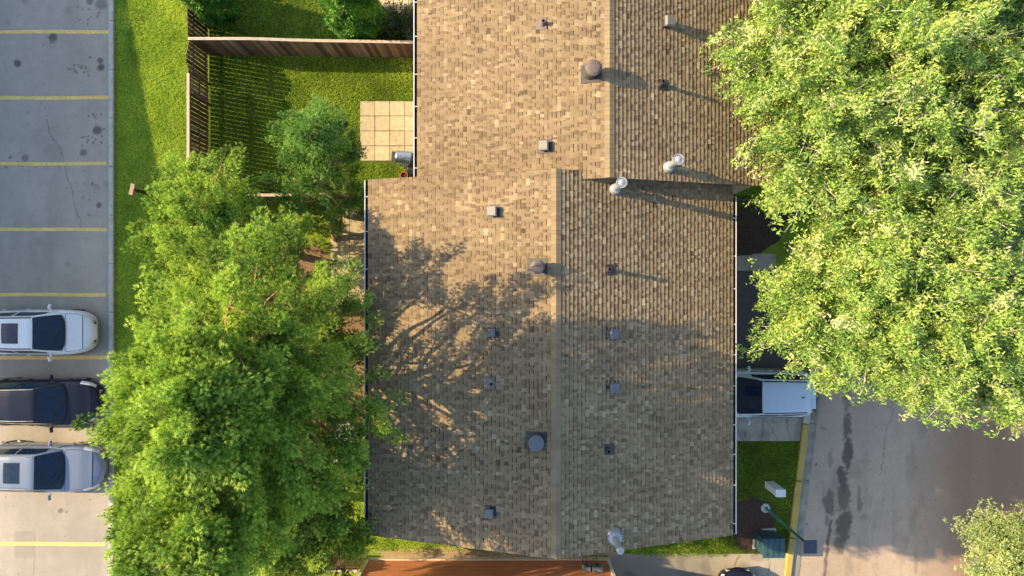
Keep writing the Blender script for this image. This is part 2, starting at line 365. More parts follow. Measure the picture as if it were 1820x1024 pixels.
# mulch bed by the front wall, planted ring
def blob(name, cx, cy, rx, ry, z, mat, hgt=.05, n=40, seed=0):
    r = random.Random(seed); m = MB(); ring = []
    ph = [r.uniform(0, 6.28) for _ in range(4)]
    def rr(a): return 1 + .08 * math.sin(3 * a + ph[0]) + .06 * math.sin(5 * a + ph[1]) + .04 * math.sin(9 * a + ph[2])
    V = []; K = 5
    for k in range(K + 1):
        q = k / K
        for j in range(n):
            a = 2 * math.pi * j / n; V.append((cx + rx * q * rr(a) * math.cos(a), cy + ry * q * rr(a) * math.sin(a), z + hgt * (1 - q * q) + (r.uniform(-.012, .012) if 0 < k < K else 0)))
    Fc = [(k * n + j, (k + 1) * n + j, (k + 1) * n + (j + 1) % n, k * n + (j + 1) % n) for k in range(K) for j in range(n)]
    m.raw(V, Fc); return m.build(name, mat)
struct(blob('mulch_bed', 8.8, 2.6, 2.5, 1.5, .004, M_soil, .06, seed=1))
struct(blob('soil_patch', 9.9, -9.75, 1.0, 1.15, .005, M_soil, .07, seed=2))
struct(blob('bare_soil', gx(520), gy(640), 3.6, 5.2, .004, plain('pine_litter', (.20, .125, .075), .95, var=.4, scale=12, bmp=.7), .03, seed=3))
struct(blob('dry_edge', -1.0, -10.98, 5.0, .27, .004, plain('dry_straw_soil', (.30, .23, .14), .95, var=.35, scale=16, bmp=.6), .02, seed=4))

# lawns : blades nobody could count
def grass(name, regions, dens, label, tsh=0.):
    Ps = []
    for (x0, x1, y0, y1, fn) in regions:
        n = int((x1 - x0) * (y1 - y0) * dens); p = np.stack([rng.uniform(x0, x1, n), rng.uniform(y0, y1, n)], -1)
        if fn is not None: p = p[fn(p[:, 0], p[:, 1])]
        Ps.append(p)
    P = np.concatenate(Ps); n = len(P); k = 3
    P = np.repeat(P, k, 0) + rng.normal(0, .018, (n * k, 2)); N = n * k
    ang = rng.uniform(0, 2 * np.pi, N); h = rng.uniform(.04, .085, N); lean = rng.uniform(.2, 1.2, N) * h; w = rng.uniform(.007, .013, N)
    d = np.stack([np.cos(ang), np.sin(ang)], -1); s = np.stack([-d[:, 1], d[:, 0]], -1)
    z0 = np.zeros((N, 1))
    A = np.hstack([P - s * w[:, None], z0]); B = np.hstack([P + s * w[:, None], z0]); C = np.hstack([P + d * lean[:, None], h[:, None]])
    V = np.stack([A, B, C], 1).reshape(-1, 3); Fc = np.arange(3 * N).reshape(-1, 3)
    t = np.clip((fbm(P[:, 0], P[:, 1], .9, 5) - .5) * .9 + .48 + tsh + .4 * np.clip((fbm(P[:, 0], P[:, 1], .55, 77) - .60) * 7, 0, 1) + rng.normal(0, .18, N), 0, 1)
    o = np_mesh(name, V, Fc, M_blade, tone=t); tag(o, label, 'grass', kind='stuff'); return o
notpatio = lambda x, y: ~((x > gx(640)) & (y > gy(292)) & (y < gy(180))) & ~((x > gx(668)) & (y > gy(44)))
grass('verge_grass', [(-16.38, -12.62, -12.5, 12.2, None)], 480, 'strip of lawn between the parking kerb and the slatted fence', .1)
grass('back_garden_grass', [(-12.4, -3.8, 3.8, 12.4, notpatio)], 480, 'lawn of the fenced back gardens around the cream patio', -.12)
grass('side_grass', [(-9, 4.0, -10.88, -8.5, None), (4, 8.6, -10.98, -8.5, None)], 300, 'thin grass strip between the shingled roof edge and the red brown wall')
front_ok = lambda x, y: (x < xk(y) - .16) & ~(((x - 9.9) / 1.0) ** 2 + ((y + 9.75) / 1.15) ** 2 < .9)
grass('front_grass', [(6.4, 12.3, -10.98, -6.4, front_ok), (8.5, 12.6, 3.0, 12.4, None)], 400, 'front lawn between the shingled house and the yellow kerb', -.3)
tall = lambda x, y: (y > -10.95 + .25 * np.clip(x - 8.4, 0, 9) - .15) & (y < -9.7)
grass('unmown_grass', [(5.2, 8.9, -11.1, -9.7, None)], 350, 'longer sunlit grass wedge at the south east corner of the roof')

# pavers
def pavers(name, x0, y1, nx, ny, s, label, gap=.012, z=.03):
    m = MB(); r = random.Random(int(x0 * 100))
    for i in range(nx):
        for j in range(ny):
            m.box((x0 + (i + .5) * s + r.uniform(-.004, .004), y1 - (j + .5) * s + r.uniform(-.004, .004), z / 2), (s - gap * 1.6, s - gap * 1.6, z), t=r.random(), bev=.008, rz=r.uniform(-.006, .006))
    o = m.build(name, M_paver); tag(o, label, 'patio'); return o
pavers('paver_patio', gx(640), gy(180), 5, 4, .617, 'sunlit cream paver patio with a grill standing on its corner')
pavers('paver_patio', gx(742) - .617 * 3 + .25, gy(44) + .617 * 4, 4, 4, .617, 'shaded grey paver patio at the top edge beside the round cedar')
pavers('paver_patio', gx(655) - .78 * 2, gy(385), 3, 5, .78, 'dappled cream paver patio along the gutter below the low timber fence')

# ---------------------------------------------------------------- the two attached townhouse blocks
E = .138
def slope(m, ex, rx_, ez, rz_, y0, y1, seed):
    """one shingled slope as real overlapping courses with laminated tabs. ex/rx_: x of eave/ridge"""
    r = random.Random(seed); dx, dz = rx_ - ex, rz_ - ez; L = math.hypot(dx, dz); ux, uz = dx / L, dz / L
    nx_, nz_ = (-uz, ux) if ux > 0 else (uz, -ux)
    P = lambda s, y, h: (ex + ux * s + nx_ * h, y, ez + uz * s + nz_ * h)
    n = int(round(L / E)); e = L / n
    for i in range(n):
        s0, s1 = i * e, (i + 1) * e + .002; y = y0; tabon = r.random() < .5
        lo = .026; wob = r.uniform(-.002, .002)
        while y < y1 - 1e-4:
            w = r.choice((.08, .11, .14, .18, .22)) if tabon else r.choice((.06, .09, .12, .15, .19))
            ye = min(y + w, y1)
            if y1 - ye < .05: ye = y1
            t = min(1, max(.2, r.gauss(.66 if tabon else .48, .065) + (.2 if r.random() < .13 else 0) - (.16 if r.random() < .05 else 0))); h = lo + (.007 if tabon else 0); g = .006 if tabon else 0
            s = s0 + wob
            if tabon: m.face([P(s, y, h), P(s, ye, h), P(s1, ye, g + .001), P(s1, y, g + .001)], t=t)
            else:                                    # printed shadow line along the top of each cut-out
                f = r.uniform(.72, .82); sm = s + (s1 - s) * f; hm = h + (g + .001 - h) * f
                m.face([P(s, y, h), P(s, ye, h), P(sm, ye, hm), P(sm, y, hm)], t=t)
                m.face([P(sm, y, hm), P(sm, ye, hm), P(s1, ye, g + .001), P(s1, y, g + .001)], t=r.uniform(.0, .2))
            m.face([P(s, ye, h), P(s, y, h), P(s, y, -.004), P(s, ye, -.004)], t=t * .8)
            if tabon:
                for yy in (y, ye): m.face([P(s, yy, h), P(s1, yy, g + .001), P(s1, yy, -.002), P(s, yy, -.002)], t=t * .8)
            y = ye; tabon = not tabon if r.random() < .85 else tabon
M_fascia = plain('brown_fascia', (.12, .085, .06), .7)
def window(par, c, w, h, face):
    """face: 'x+','x-','y+','y-' outward direction"""
    ax = 0 if face[0] == 'x' else 1; sg = 1 if face[1] == '+' else -1
    def dims(a, b_, d): return (d, a, b_) if ax == 0 else (a, d, b_)
    off = lambda d: tuple(c[i] + (sg * d if i == ax else 0) for i in range(3))
    p = MB(); p.box(off(.012), dims(w, h, .02)); o = p.build('window', M_glass, par)
    q = MB()
    for k in (-1, 1):
        cc = list(off(.03)); cc[2] += k * (h / 2 + .03); q.box(cc, dims(w + .16, .06, .06))
        cc = list(off(.03)); cc[1 - ax] += k * (w / 2 + .03); q.box(cc, dims(.06, h, .06))
    q.box(off(.035), dims(.04, h, .03)); q.build('frame', M_trim, o)
def house(name, label, ex0, ex1, rx_, ez, rz_, y0, y1, gut, seed):
    root = empty(name, ((ex0 + ex1) / 2, (y0 + y1) / 2, 0), 0, label, 'house', 'attached townhouse blocks under brown shingles')
    ox, oy = (ex0 + ex1) / 2, (y0 + y1) / 2
    def fix(o): o.matrix_parent_inverse = Matrix.Translation((-ox, -oy, 0)); return o
    m = MB(); slope(m, ex0, rx_, ez, rz_, y0, y1, seed); slope(m, ex1, rx_, ez, rz_, y0, y1, seed + 1)
    # deck and soffit under the shingles
    th = .16
    prof = [(ex0, ez - .012), (rx_, rz_ - .012), (ex1, ez - .012), (ex1, ez - th), (rx_, rz_ - th - .05), (ex0, ez - th)]
    A = [(x, y0 + .02, z) for x, z in prof]; B = [(x, y1 - .02, z) for x, z in prof]; n = 6
    m.raw(A + B, [(0, 1, 4, 5), (1, 2, 3, 4), (11, 10, 7, 6), (10, 9, 8, 7)] + [(i, i + 6, (i + 1) % 6 + 6, (i + 1) % 6) for i in range(6)], m=1)
    # metal drip edge on the rakes
    for yy in (y0, y1):
        for xe in (ex0, ex1):
            m.tube([(xe, yy, ez - .004), (rx_, yy, rz_ - .004)], .012, 4, m=2)
    roof = fix(m.build('roof', [M_shingle, M_fascia, plain('drip_edge', (.10, .08, .065), .5)], root))
    # ridge cap tabs
    c = MB(); r = random.Random(seed + 5); y = y0 + .01; sl = (rz_ - ez) / (rx_ - ex0)
    hw = .155
    while y < y1 - .02:
        ye = min(y + .145, y1); t = min(1, max(0, r.gauss(.5, .25)))
        for sgn in (-1, 1):
            xa = rx_ + sgn * hw; za = rz_ - hw * sl + .038; zr = rz_ + .042
            pts = [(xa, y, za), (rx_, y, zr), (rx_, ye + .02, zr - .012), (xa, ye + .02, za - .012)]
            c.face(pts if sgn < 0 else pts[::-1], t=t)
            c.face([(xa, y, za), (xa, ye, za - .01), (xa, ye, za - .05), (xa, y, za - .05)], t=t * .6)
            c.face([(xa, y, za), (rx_, y, zr), (rx_, y, zr - .03), (xa, y, za - .03)], t=t * .5)
        y = ye
    c.build('ridge_cap', M_ridge, roof)
    # walls
    w = MB(); wx0, wx1, wy0, wy1 = ex0 + .5, ex1 - .5, y0 + .28, y1 - .28; zz = ez - .02
    zw = ez + .5 * sl - th - .02
    P5 = [(wx0, 0), (wx1, 0), (wx1, zw), (rx_, rz_ - th - .07), (wx0, zw)]
    A = [(x, wy0, z) for x, z in P5]; B = [(x, wy1, z) for x, z in P5]
    w.raw(A + B, [(4, 3, 2, 1, 0), (5, 6, 7, 8, 9)] + [(i, (i + 1) % 5, (i + 1) % 5 + 5, i + 5) for i in (1, 2, 3, 4)])
    wall = fix(w.build('wall', M_siding, root))
    for k in range(int((y1 - y0) / 2.6)):
        yy = y0 + 1.4 + k * 2.6
        if yy > y1 - .8: break
        for zc in (1.5, 4.1):
            fix_w(wx0, yy, zc, 'x-', root, ox, oy); fix_w(wx1, yy, zc, 'x+', root, ox, oy)
    # gutters: white U profile with a dark trough, brackets across it
    for side, (ga, gb) in gut.items():
        sg = -1 if side == 'w' else 1; xe = ex0 if side == 'w' else ex1; g = MB()
        def strip(pts, mi):
            for a_, b_ in zip(pts[:-1], pts[1:]):
                g.face([(a_[0], ga, a_[1]), (b_[0], ga, b_[1]), (b_[0], gb, b_[1]), (a_[0], gb, a_[1])], m=mi)
        zt = ez - .02
        X = lambda d: xe + sg * d
        strip([(X(.135), zt + .012), (X(.10), zt + .012)], 0)                       # rolled lip
        strip([(X(.135), zt + .012), (X(.13), zt - .12)], 0)
        strip([(X(.10), zt + .012), (X(.10), zt - .10), (X(.0), zt - .10), (X(.0), zt - .02)], 1)
        strip([(X(.13), zt - .12), (X(.0), zt - .12)], 0)
        for yy in (ga, gb):
            g.face([(X(.0), yy, zt - .12), (X(.135), yy, zt - .12), (X(.135), yy, zt + .01), (X(.0), yy, zt + .01)], m=0)
        go = fix(g.build('gutter', [M_gutter, M_gdark], root))
        first = None; yy = ga + .35; r2 = random.Random(seed + sg)
        while yy < gb:
            if first is None:
                q = MB(); q.box((X(.055), 0, zt + .016), (.15, .028, .012)); first = q.build('bracket', M_gutter, go); first.location.y = yy
            else:
                d = first.copy(); COL.objects.link(d); d.location.y = yy
            yy += r2.uniform(.98, 1.3)
        if side == 'w' or True:
            q = MB(); ye = gb - .25
            q.tube([(X(.06), ye, zt - .1), (X(.06), ye, zt - .35), (xe - sg * .44, ye, zt - .75), (xe - sg * .44, ye, .15), (xe - sg * .2, ye, .08)], .045, 8)
            fix(q.build('downspout', M_gutter, root))
    return root, roof
def fix_w(x, y, z, f, root, ox, oy):
    p0 = len(root.children); window(root, (x - ox, y - oy, z), 1.1, 1.1, f)
EZ, RZ = 5.4, 7.42
LX0, LX1, LR = -4.80, 7.37, 1.34
UX0, UX1, UR = -3.16, 9.10, 2.97
lower, lroof = house('townhouse', 'nearer townhouse block whose shingled roof lies half in tree shadow below the centre', LX0, LX1, LR, EZ, RZ, -8.25, 3.62, {'w': (-8.2, 3.6), 'e': (-8.22, 3.05)}, 21)
upper, uroof = house('townhouse', 'sunlit townhouse block at the top with its ridge stepped further right', UX0, UX1, UR, EZ, RZ, 3.36, 14.5, {'w': (3.66, 14.4), 'e': (3.4, 14.4)}, 33)
def zl(x): return RZ - abs(x - LR) * (RZ - EZ) / ((LR - LX0) if x < LR else (LX1 - LR))
def zu(x): return RZ - abs(x - UR) * (RZ - EZ) / ((UR - UX0) if x < UR else (UX1 - UR))
def on_roof(px, py, up):
    z = 6.4
    for _ in range(8): z = (zu if up else zl)(gx(px, z))
    return gx(px, z), gy(py, z), z
def plant(o, roof, loc, up, x):
    o.parent = roof; o.matrix_parent_inverse = roof.matrix_parent_inverse.copy() @ Matrix.Identity(4)
    o.location = loc
    c = (UR if up else LR); a = math.atan((RZ - EZ) / 6.1) * (1 if x > c else -1)
    return a
def parent_fix(o, roof):
    # roof keeps world coordinates through its own inverse, so children use world coordinates too
    o.parent = roof
def box_vent(px, py, up, mat, s=.33, h=.2):
    x, y, z = on_roof(px, py, up); roof = uroof if up else lroof; sg = 1 if x > (UR if up else LR) else -1
    x -= x * h / (H - z); y -= y * h / (H - z)
    a = math.atan(.329) * sg; m = MB()
    m.box((0, 0, .012), (s * 1.45, s * 1.35, .008), m=1); m.box((0, 0, .012 + h * .32), (s * .8, s * .8, h * .6), m=1)
    m.box((0, 0, .012 + h * .78), (s, s, h * .42), bev=.03, taper=.93)
    o = m.build('box_vent', [mat, M_ventdk], roof); o.location = (x, y, z + .012); o.rotation_euler = (0, a, 0); return o
def dome_vent(px, py, up, mat, r=.26, h=.5):
    x, y, z = on_roof(px, py, up); roof = uroof if up else lroof
    x -= x * h / (H - z); y -= y * h / (H - z); z = (zu if up else zl)(x); sg = 1 if x > (UR if up else LR) else -1
    m = MB(); m.box((0, 0, 0), (.62, .56, .012), m=1)
    for i in range(8): m.v[i] = (m.v[i][0], m.v[i][1], m.v[i][2] - m.v[i][0] * .329 * sg + .02)
    m.lathe((0, 0, 0), [(r * .92, -.05), (r * .72, .1), (r * .62, h * .55), (r * .62, h * .72)], 28, m=1)
    for k in range(4): m.lathe((0, 0, h * (.50 + .09 * k)), [(r * .62, 0), (r * .86, -.012), (r * .86, .006), (r * .62, .014)], 28, m=1)
    m.lathe((0, 0, h * .80), [(r * .9, -.06), (r, -.05), (r * 1.02, 0), (r * .95, .03), (r * .78, .045), (r * .76, .06), (r * .5, .075), (.03, .085), (.001, .085)], 32, m=0)
    o = m.build('dome_vent', [mat, M_ventdk], roof); o.location = (x, y, z + .01); return o
def pipe_vent(px, py, up, mat, h=.32, r=.062):
    x, y, z = on_roof(px, py, up); roof = uroof if up else lroof; x -= x * h / (H - z); y -= y * h / (H - z)
    z = (zu if up else zl)(x); sg = 1 if x > (UR if up else LR) else -1
    m = MB(); m.box((.07 * sg, 0, 0), (.34, .34, .012), m=0)
    for i in range(8): m.v[i] = (m.v[i][0], m.v[i][1], m.v[i][2] - m.v[i][0] * .329 * sg + .022)
    m.lathe((0, 0, 0), [(.11, -.02), (.085, .08), (r, .12), (r, h), (r * .72, h), (r * .72, .0), (.001, .0)], 18, m=0)
    m.lathe((0, 0, 0), [(r * .7, h - .1), (.001, h - .1)], 18, m=1)
    o = m.build('pipe_vent', [mat, M_black], roof); o.location = (x, y, z + .01); return o
def flue(px, py, up, h=1.4, cap=True, r=.10):
    x, y, z = on_roof(px, py, up); roof = uroof if up else lroof
    sg = 1 if x > (UR if up else LR) else -1
    m = MB(); m.box((.05, 0, 0), (.34, .34, .012), m=1)
    for i in range(8): m.v[i] = (m.v[i][0], m.v[i][1], m.v[i][2] - m.v[i][0] * .329 * sg + .022)
    k = 1.0 if cap else 1.35
    m.lathe((0, 0, 0), [(.19 * k, -.05), (.17 * k, .10), (.13 * k, .22), (r, .26), (r, h - .18)], 24)
    m.lathe((0, 0, .30), [(r, .02), (r * 1.55 * k, 0), (r * 1.5 * k, .015), (r, .05)], 24)
    if cap:
        m.lathe((0, 0, h), [(r, -.22), (r * 1.5, -.2), (r * 1.62, -.02), (r * 1.62, .0), (r * 1.35, .0), (r * 1.3, -.05)], 28)
        m.lathe((0, 0, h), [(r * 1.34, -.03), (r * 1.0, -.01), (r * .3, .02), (.001, .02)], 28)
        for j in range(3):
            a = j * 2.1; m.box((math.cos(a) * r * 1.45, math.sin(a) * r * 1.45, h - .01), (.05, .015, .02), rz=a)
    else:
        m.lathe((0, 0, h), [(r, -.2), (r * 1.12, -.18), (r * 1.12, 0), (r * .9, .02), (.02, .035), (.001, .035)], 24)
        for j in range(5): m.box((.27, -.16 + j * .085, .03), (.06, .045, .05))
    o = m.build('flue_pipe', [M_galv, M_ventbl], roof, smooth=False); o.location = (x, y, z); return o
V_ = [box_vent(969, 258, True, M_vent), box_vent(1187, 36, True, M_vent, .33, .34), box_vent(877, 375, False, M_vent), box_vent(876, 592, False, M_ventbl, .26),
      box_vent(1090, 594, False, M_ventbl, .32), box_vent(1090, 690, False, M_ventbl, .32), box_vent(872, 914, False, M_ventbl, .30),
      dome_vent(1056, 117, True, M_rust, .245, .74), dome_vent(956, 474, False, M_rust, .215, .58), dome_vent(953, 789, False, M_ventbl, .24, .42),
      pipe_vent(966, 37, True, M_rust, .26), pipe_vent(873, 683, False, M_vent, .2), pipe_vent(1179, 145, True, M_ventdk, .4), pipe_vent(1084, 479, False, M_ventdk, .4), pipe_vent(1082, 803, False, M_ventdk, .34),
      flue(1187, 298, True, 1.4), flue(1092, 337, False, 1.45), flue(1091, 951, False, 1.3, False)]
for o in V_: o.matrix_parent_inverse = Matrix.Identity(4)

# the off-frame block across the lot whose shadow lies on the bays
root = empty('townhouse', (-33, 10, 0), 0, 'far townhouse block beyond the left edge that shades the empty parking bays', 'house')
m = MB(); zt = 6.6
def prism(m, pts, z0, z1, mi=0):
    n = len(pts); A = [(x, y, z0) for x, y in pts]; B = [(x, y, z1) for x, y in pts]
    m.raw(A + B, [tuple(range(n - 1, -1, -1)), tuple(range(n, 2 * n))] + [(i, (i + 1) % n, (i + 1) % n + n, i + n) for i in range(n)], m=mi)
pts = [(-29.3, 19), (-26.6, 4.0), (-27.0, -1.6), (-38, -1.6), (-38, 19)]
prism(m, [(x + 33, y - 10) for x, y in pts], 0, zt - .25); m.build('wall', M_siding, root)
m = MB(); prism(m, [(x * 1.0 + 33 + (.3 if x > -30 else -.3), y - 10 + (.3 if y > 0 else -.3)) for x, y in pts], zt - .25, zt); m.build('roof', M_vent, root)
for k in range(4): window(root, (-37.99 + 33, -6 + k * 4, 4), 1.3, 1.2, 'x-')

# red-brown sided house at the bottom edge
root = empty('siding_house', (-.95, -15.5, 0), 0, 'red brown clapboard house at the bottom edge with white corner boards', 'house')
def loc(x, y): return x + .95, y + 15.5
wx0, wx1, wy = -5.93, 3.95, -11.18
m = MB(); ex = .11; k = 0; z = .25; r = random.Random(3)
while z < 4.6:
    a = loc(wx0 + .02, wy); c = loc(wx1 - .02, wy); t = r.uniform(.2, .8)
    m.face([(a[0], a[1] + .018, z), (a[0], a[1], z + ex), (c[0], c[1], z + ex), (c[0], c[1] + .018, z)], t=t)
    m.face([(a[0], a[1], z), (a[0], a[1] + .018, z), (c[0], c[1] + .018, z), (c[0], c[1], z)], t=t * .4); z += ex
x0, y0 = loc(wx0 + .03, -20); x1, y1 = loc(wx1 - .03, wy - .02)
m.box(((x0 + x1) / 2, (y0 + y1) / 2, 2.35), (x1 - x0, y1 - y0, 4.7)); m.build('wall', M_redsid, root)
m = MB(); m.box((0, loc(0, wy)[1] + .03, .12), (wx1 - wx0 + .06, .08, .24), bev=.01); m.build('foundation', plain('pale_foundation', (.62, .52, .40), .85, var=.15, bmp=.3), root)
for x in (wx0, wx1):
    m = MB(); m.box((loc(x, 0)[0], loc(0, wy)[1] + .012, 2.45), (.12, .09, 4.4)); m.build('corner_board', M_trim, root)
m = MB(); m.box((0, -4.4 + 4.9 - .8, 4.86), (10.5, 9.5, .25), bev=.03); m.build('roof', M_shingle, root)
# meters on that wall
for px, lab in ((1044, 'left of two grey meter boxes on the red brown wall'), (1064, 'right of two grey meter boxes on the red brown wall')):
    x = gx(px, 1.6); w = .3 if px < 1050 else .42
    r0 = empty('meter_box', (x, wy + .12, 1.2), 0, lab, 'meter box', 'meter boxes on the red brown wall')
    m = MB(); m.box((0, 0, 0), (w, .2, .42), bev=.015); m.build('case', plain('grey_meter_case', (.16, .19, .20), .5), r0)
    m = MB(); m.tube([(-.06, -.02, -.2), (-.06, -.02, -.95)], .018, 8); m.tube([(.06, 0, -.2), (.07, .03, -.9), (.12, .1, -1.1)], .014, 8); m.build('conduit', M_ventdk, r0)
    m = MB(); m.lathe((0, .1, .05), [(.08, 0), (.08, .04), (.06, .07), (.001, .08)], 18, ax=(0, 1, 0)); m.build('dial', M_glass, r0)

# ---------------------------------------------------------------- fences
def fence_root(name, x, y, label, group='timber garden fences'): return empty(name, (x, y, 0), 0, label, 'fence', group)
def board_fence(name, p0, p1, hfn, label, gap, bw=.15, cap=True, rails=(.35, 1.35), topband=0, post_h=None, railside=1):
    p0 = Vector((*p0, 0)); p1 = Vector((*p1, 0)); d = p1 - p0; L = d.length; d.normalize(); nrm = Vector((-d.y, d.x, 0)); a = math.atan2(d.y, d.x)
    root = fence_root(name, p0.x, p0.y, label); r = random.Random(int(L * 91)); m = MB(); s = 0
    while s < L - .04:
        w = min(bw * r.uniform(.985, 1.015), L - s); h = hfn(s + w / 2) + r.uniform(-.006, .006); c = d * (s + w / 2) + nrm * r.uniform(-.003, .003)
        m.box((c.x, c.y, h / 2 + .02), (w, .019, h - .04), rz=a, t=r.random()); s += w + gap * r.uniform(.88, 1.12)
    m.build('board_panel', M_board, root)
    for z in rails:
        q = MB(); c = d * (L / 2) + nrm * (.032 * railside); q.box((c.x, c.y, z), (L, .038, .085), rz=a, t=.4); q.build('rail', M_board, root)
    if topband:
        q = MB(); c = d * (L / 2) - nrm * .025; q.box((c.x, c.y, hfn(L / 2) - topband / 2), (L, .02, topband), rz=a, t=.5); q.build('top_board', M_board, root)
    if cap:
        q = MB(); n = max(1, int(L / .8)); i = 0
        for k in range(n):
            s0, s1 = L * k / n, L * (k + 1) / n
            A = d * s0; B = d * s1; z0, z1 = hfn(s0), hfn(s1); hw = .055
            pts = [A + nrm * hw + Vector((0, 0, z0)), A - nrm * hw + Vector((0, 0, z0)), B - nrm * hw + Vector((0, 0, z1)), B + nrm * hw + Vector((0, 0, z1))]
            up = Vector((0, 0, .032)); q.raw(pts + [p + up for p in pts], [(3, 2, 1, 0), (4, 5, 6, 7), (0, 1, 5, 4), (1, 2, 6, 5), (2, 3, 7, 6), (3, 0, 4, 7)])
        q.build('cap', M_cap, root)
    first = None; s = 0.05
    while s < L + .01:
        if first is None:
            q = MB(); q.box((nrm.x * .07 * railside, nrm.y * .07 * railside, .82), (.09, .09, 1.64), t=.45, rz=a); first = q.build('post', M_board, root); o = first
        else: o = first.copy(); COL.objects.link(o)
        o.location = d * s; s += min(2.35, L - .1) if L > .2 else 9
    return root
def arch(s):                        # s runs north from y = 8.35
    if s < 1.15: return 1.66 + .24 * math.sin(math.pi * s / 1.15)
    return 1.72 + .10 * math.sin((s - 1.2) * math.pi / 2.3)
board_fence('slatted_fence', (-12.52, -11.3), (-12.52, 8.3), lambda s: 1.80, 'long straight slatted fence with a pale cap running down behind the pines', .031, topband=.15, rails=(.30, .95), railside=-1)
board_fence('slatted_fence', (-12.56, 8.35), (-12.56, 14.3), arch, 'slatted fence with an arched top edge at the upper left corner', .031, rails=(.32, 1.4), cap=False, railside=-1)
board_fence('board_fence', (-12.50, 9.62), (-3.7, 9.50), lambda s: 1.86 + .10 * max(0, 1 - abs(s - 2.35) / 2.3) - .006 * s, 'close boarded cross fence with a bleached cap between two lawns', .009, rails=(.3, 1.5), railside=1)
board_fence('board_fence', (-12.45, 3.62), (-4.35, 3.62), lambda s: 1.60, 'low boarded fence ending at the lower gutter beside the cream patio', .004, rails=(.3, 1.3))
board_fence('board_fence', (-12.45, -.62), (-4.35, -.62), lambda s: 1.50, 'boarded fence hidden under the big pine at the end of the patio', .004, rails=(.3, 1.3))
board_fence('board_fence', (-12.4, -11.02), (-6.02, -11.02), lambda s: 1.62, 'short boarded fence joining the red brown house at the bottom edge', .006, rails=(.3, 1.3))

# low storage box by the patio fence
r0 = empty('deck_box', (-5.6, 3.1, 0), 0, 'long low grey storage box with a white rim beside the patio fence', 'storage box')
m = MB(); m.box((0, 0, .25), (2.4, .5, .5), bev=.02); m.build('body', plain('grey_green_plastic', (.14, .15, .12), .6), r0)
m = MB(); m.box((0, .02, .53), (2.45, .5, .05), bev=.015); m.build('lid', plain('grey_green_lid', (.17, .18, .15), .55), r0)
m = MB(); m.box((0, .285, .54), (2.45, .07, .07), bev=.01); m.build('rim', M_gutter, r0)

# ---------------------------------------------------------------- grill, bin, patio things
r0 = empty('grill', (gx(718, .9), gy(279, .9), 0), math.radians(-4), 'barbecue grill with a steel lid on the corner of the cream patio', 'grill')
Mst = plain('brushed_steel_lid', (.42, .46, .52), .28, metal=.7, var=.08, scale=30)
m = MB(); m.box((0, 0, .45), (.56, .46, .62), bev=.02); m.build('cabinet', M_ventdk, r0)
m = MB(); NL = 10
V = []; 
for i in range(NL + 1):
    a = math.pi * i / NL; yy = .25 * math.cos(a); zz = .82 + .24 * math.sin(a) ** .7
    V += [(-.31, yy, zz), (-.29, yy, zz + .01), (.29, yy, zz + .01), (.31, yy, zz)]
Fc = [(i * 4 + j, i * 4 + j + 1, i * 4 + 5 + j, i * 4 + 4 + j) for i in range(NL) for j in range(3)] + [tuple(i * 4 for i in range(NL + 1)), tuple(i * 4 + 3 for i in range(NL, -1, -1))]
m.raw(V, Fc); lid = m.build('lid', Mst, r0, smooth=False)
m = MB(); m.tube([(-.22, -.30, .93), (.22, -.30, .93)], .016, 8); m.tube([(-.2, -.22, .93), (-.2, -.3, .93)], .012, 6); m.tube([(.2, -.22, .93), (.2, -.3, .93)], .012, 6); m.build('handle', M_galv, lid)
for sx in (-1, 1):
    m = MB(); m.box((sx * .42, 0, .80), (.2, .42, .03), bev=.01); m.build('side_shelf', M_ventdk, r0)
    m = MB(); m.lathe((sx * .24, .24, .09), [(.001, -.02), (.085, -.02), (.09, 0), (.085, .02), (.001, .02)], 16, ax=(1, 0, 0)); m.build('wheel', M_rubber, r0)
m = MB(); m.box((0, -.27, .76), (.5, .05, .1), bev=.01)
for k in range(3): m.lathe((-.15 + .15 * k, -.3, .76), [(.001, .03), (.025, .03), (.028, 0)], 10, ax=(0, -1, 0))
m.build('control_panel', M_galv, r0)
r0 = empty('garden_bin', (gx(734, .7), gy(301, .7), 0), 0, 'dark round lidded bin between the grill and the lower roof', 'bin')
m = MB(); m.lathe((0, 0, 0), [(.001, 0), (.2, 0), (.25, .6), (.25, .62)], 24); m.build('body', M_ventdk, r0, True)
m = MB(); m.lathe((0, 0, .62), [(.27, -.02), (.275, .02), (.2, .06), (.001, .08)], 24); m.build('lid', plain('charcoal_lid', (.07, .07, .075), .45), r0, True)
m = MB(); m.tube([(.02, -.14, .70), (.05, -.05, .74), (.05, .06, .74), (.02, .14, .70)], .012, 8); m.build('handle', M_galv, r0)
r0 = empty('flower_pot', (gx(718, .25), gy(312, .25), 0), 0, 'small terracotta pot tucked at the corner of the lower roof', 'pot')
m = MB(); m.lathe((0, 0, 0), [(.001, 0), (.10, 0), (.14, .24), (.155, .24), (.155, .28), (.125, .28), (.12, .22)], 20); m.build('pot', plain('terracotta', (.42, .11, .06), .8), r0)
m = MB(); m.lathe((0, 0, .22), [(.12, 0), (.001, .02)], 16); m.build('soil', M_soil, r0)
r0 = empty('patio_table', (gx(612, .7), gy(778, .7), 0), .3, 'white garden table half hidden under the pines by the gutter', 'table')
Mwp = plain('white_plastic', (.38, .42, .48), .4)
m = MB(); m.lathe((0, 0, .70), [(.001, 0), (.58, 0), (.6, .015), (.58, .03), (.001, .035)], 32); m.build('tabletop', Mwp, r0)
for k in range(4):
    a = k * math.pi / 2 + .4; m = MB(); m.tube([(math.cos(a) * .4, math.sin(a) * .4, .69), (math.cos(a) * .5, math.sin(a) * .5, 0)], [.025, .018], 8); m.build('leg', Mwp, r0)
r0 = empty('garden_chair', (gx(603, .5), gy(822, .5), 0), .5, 'white garden chair below the white table under the pines', 'chair')
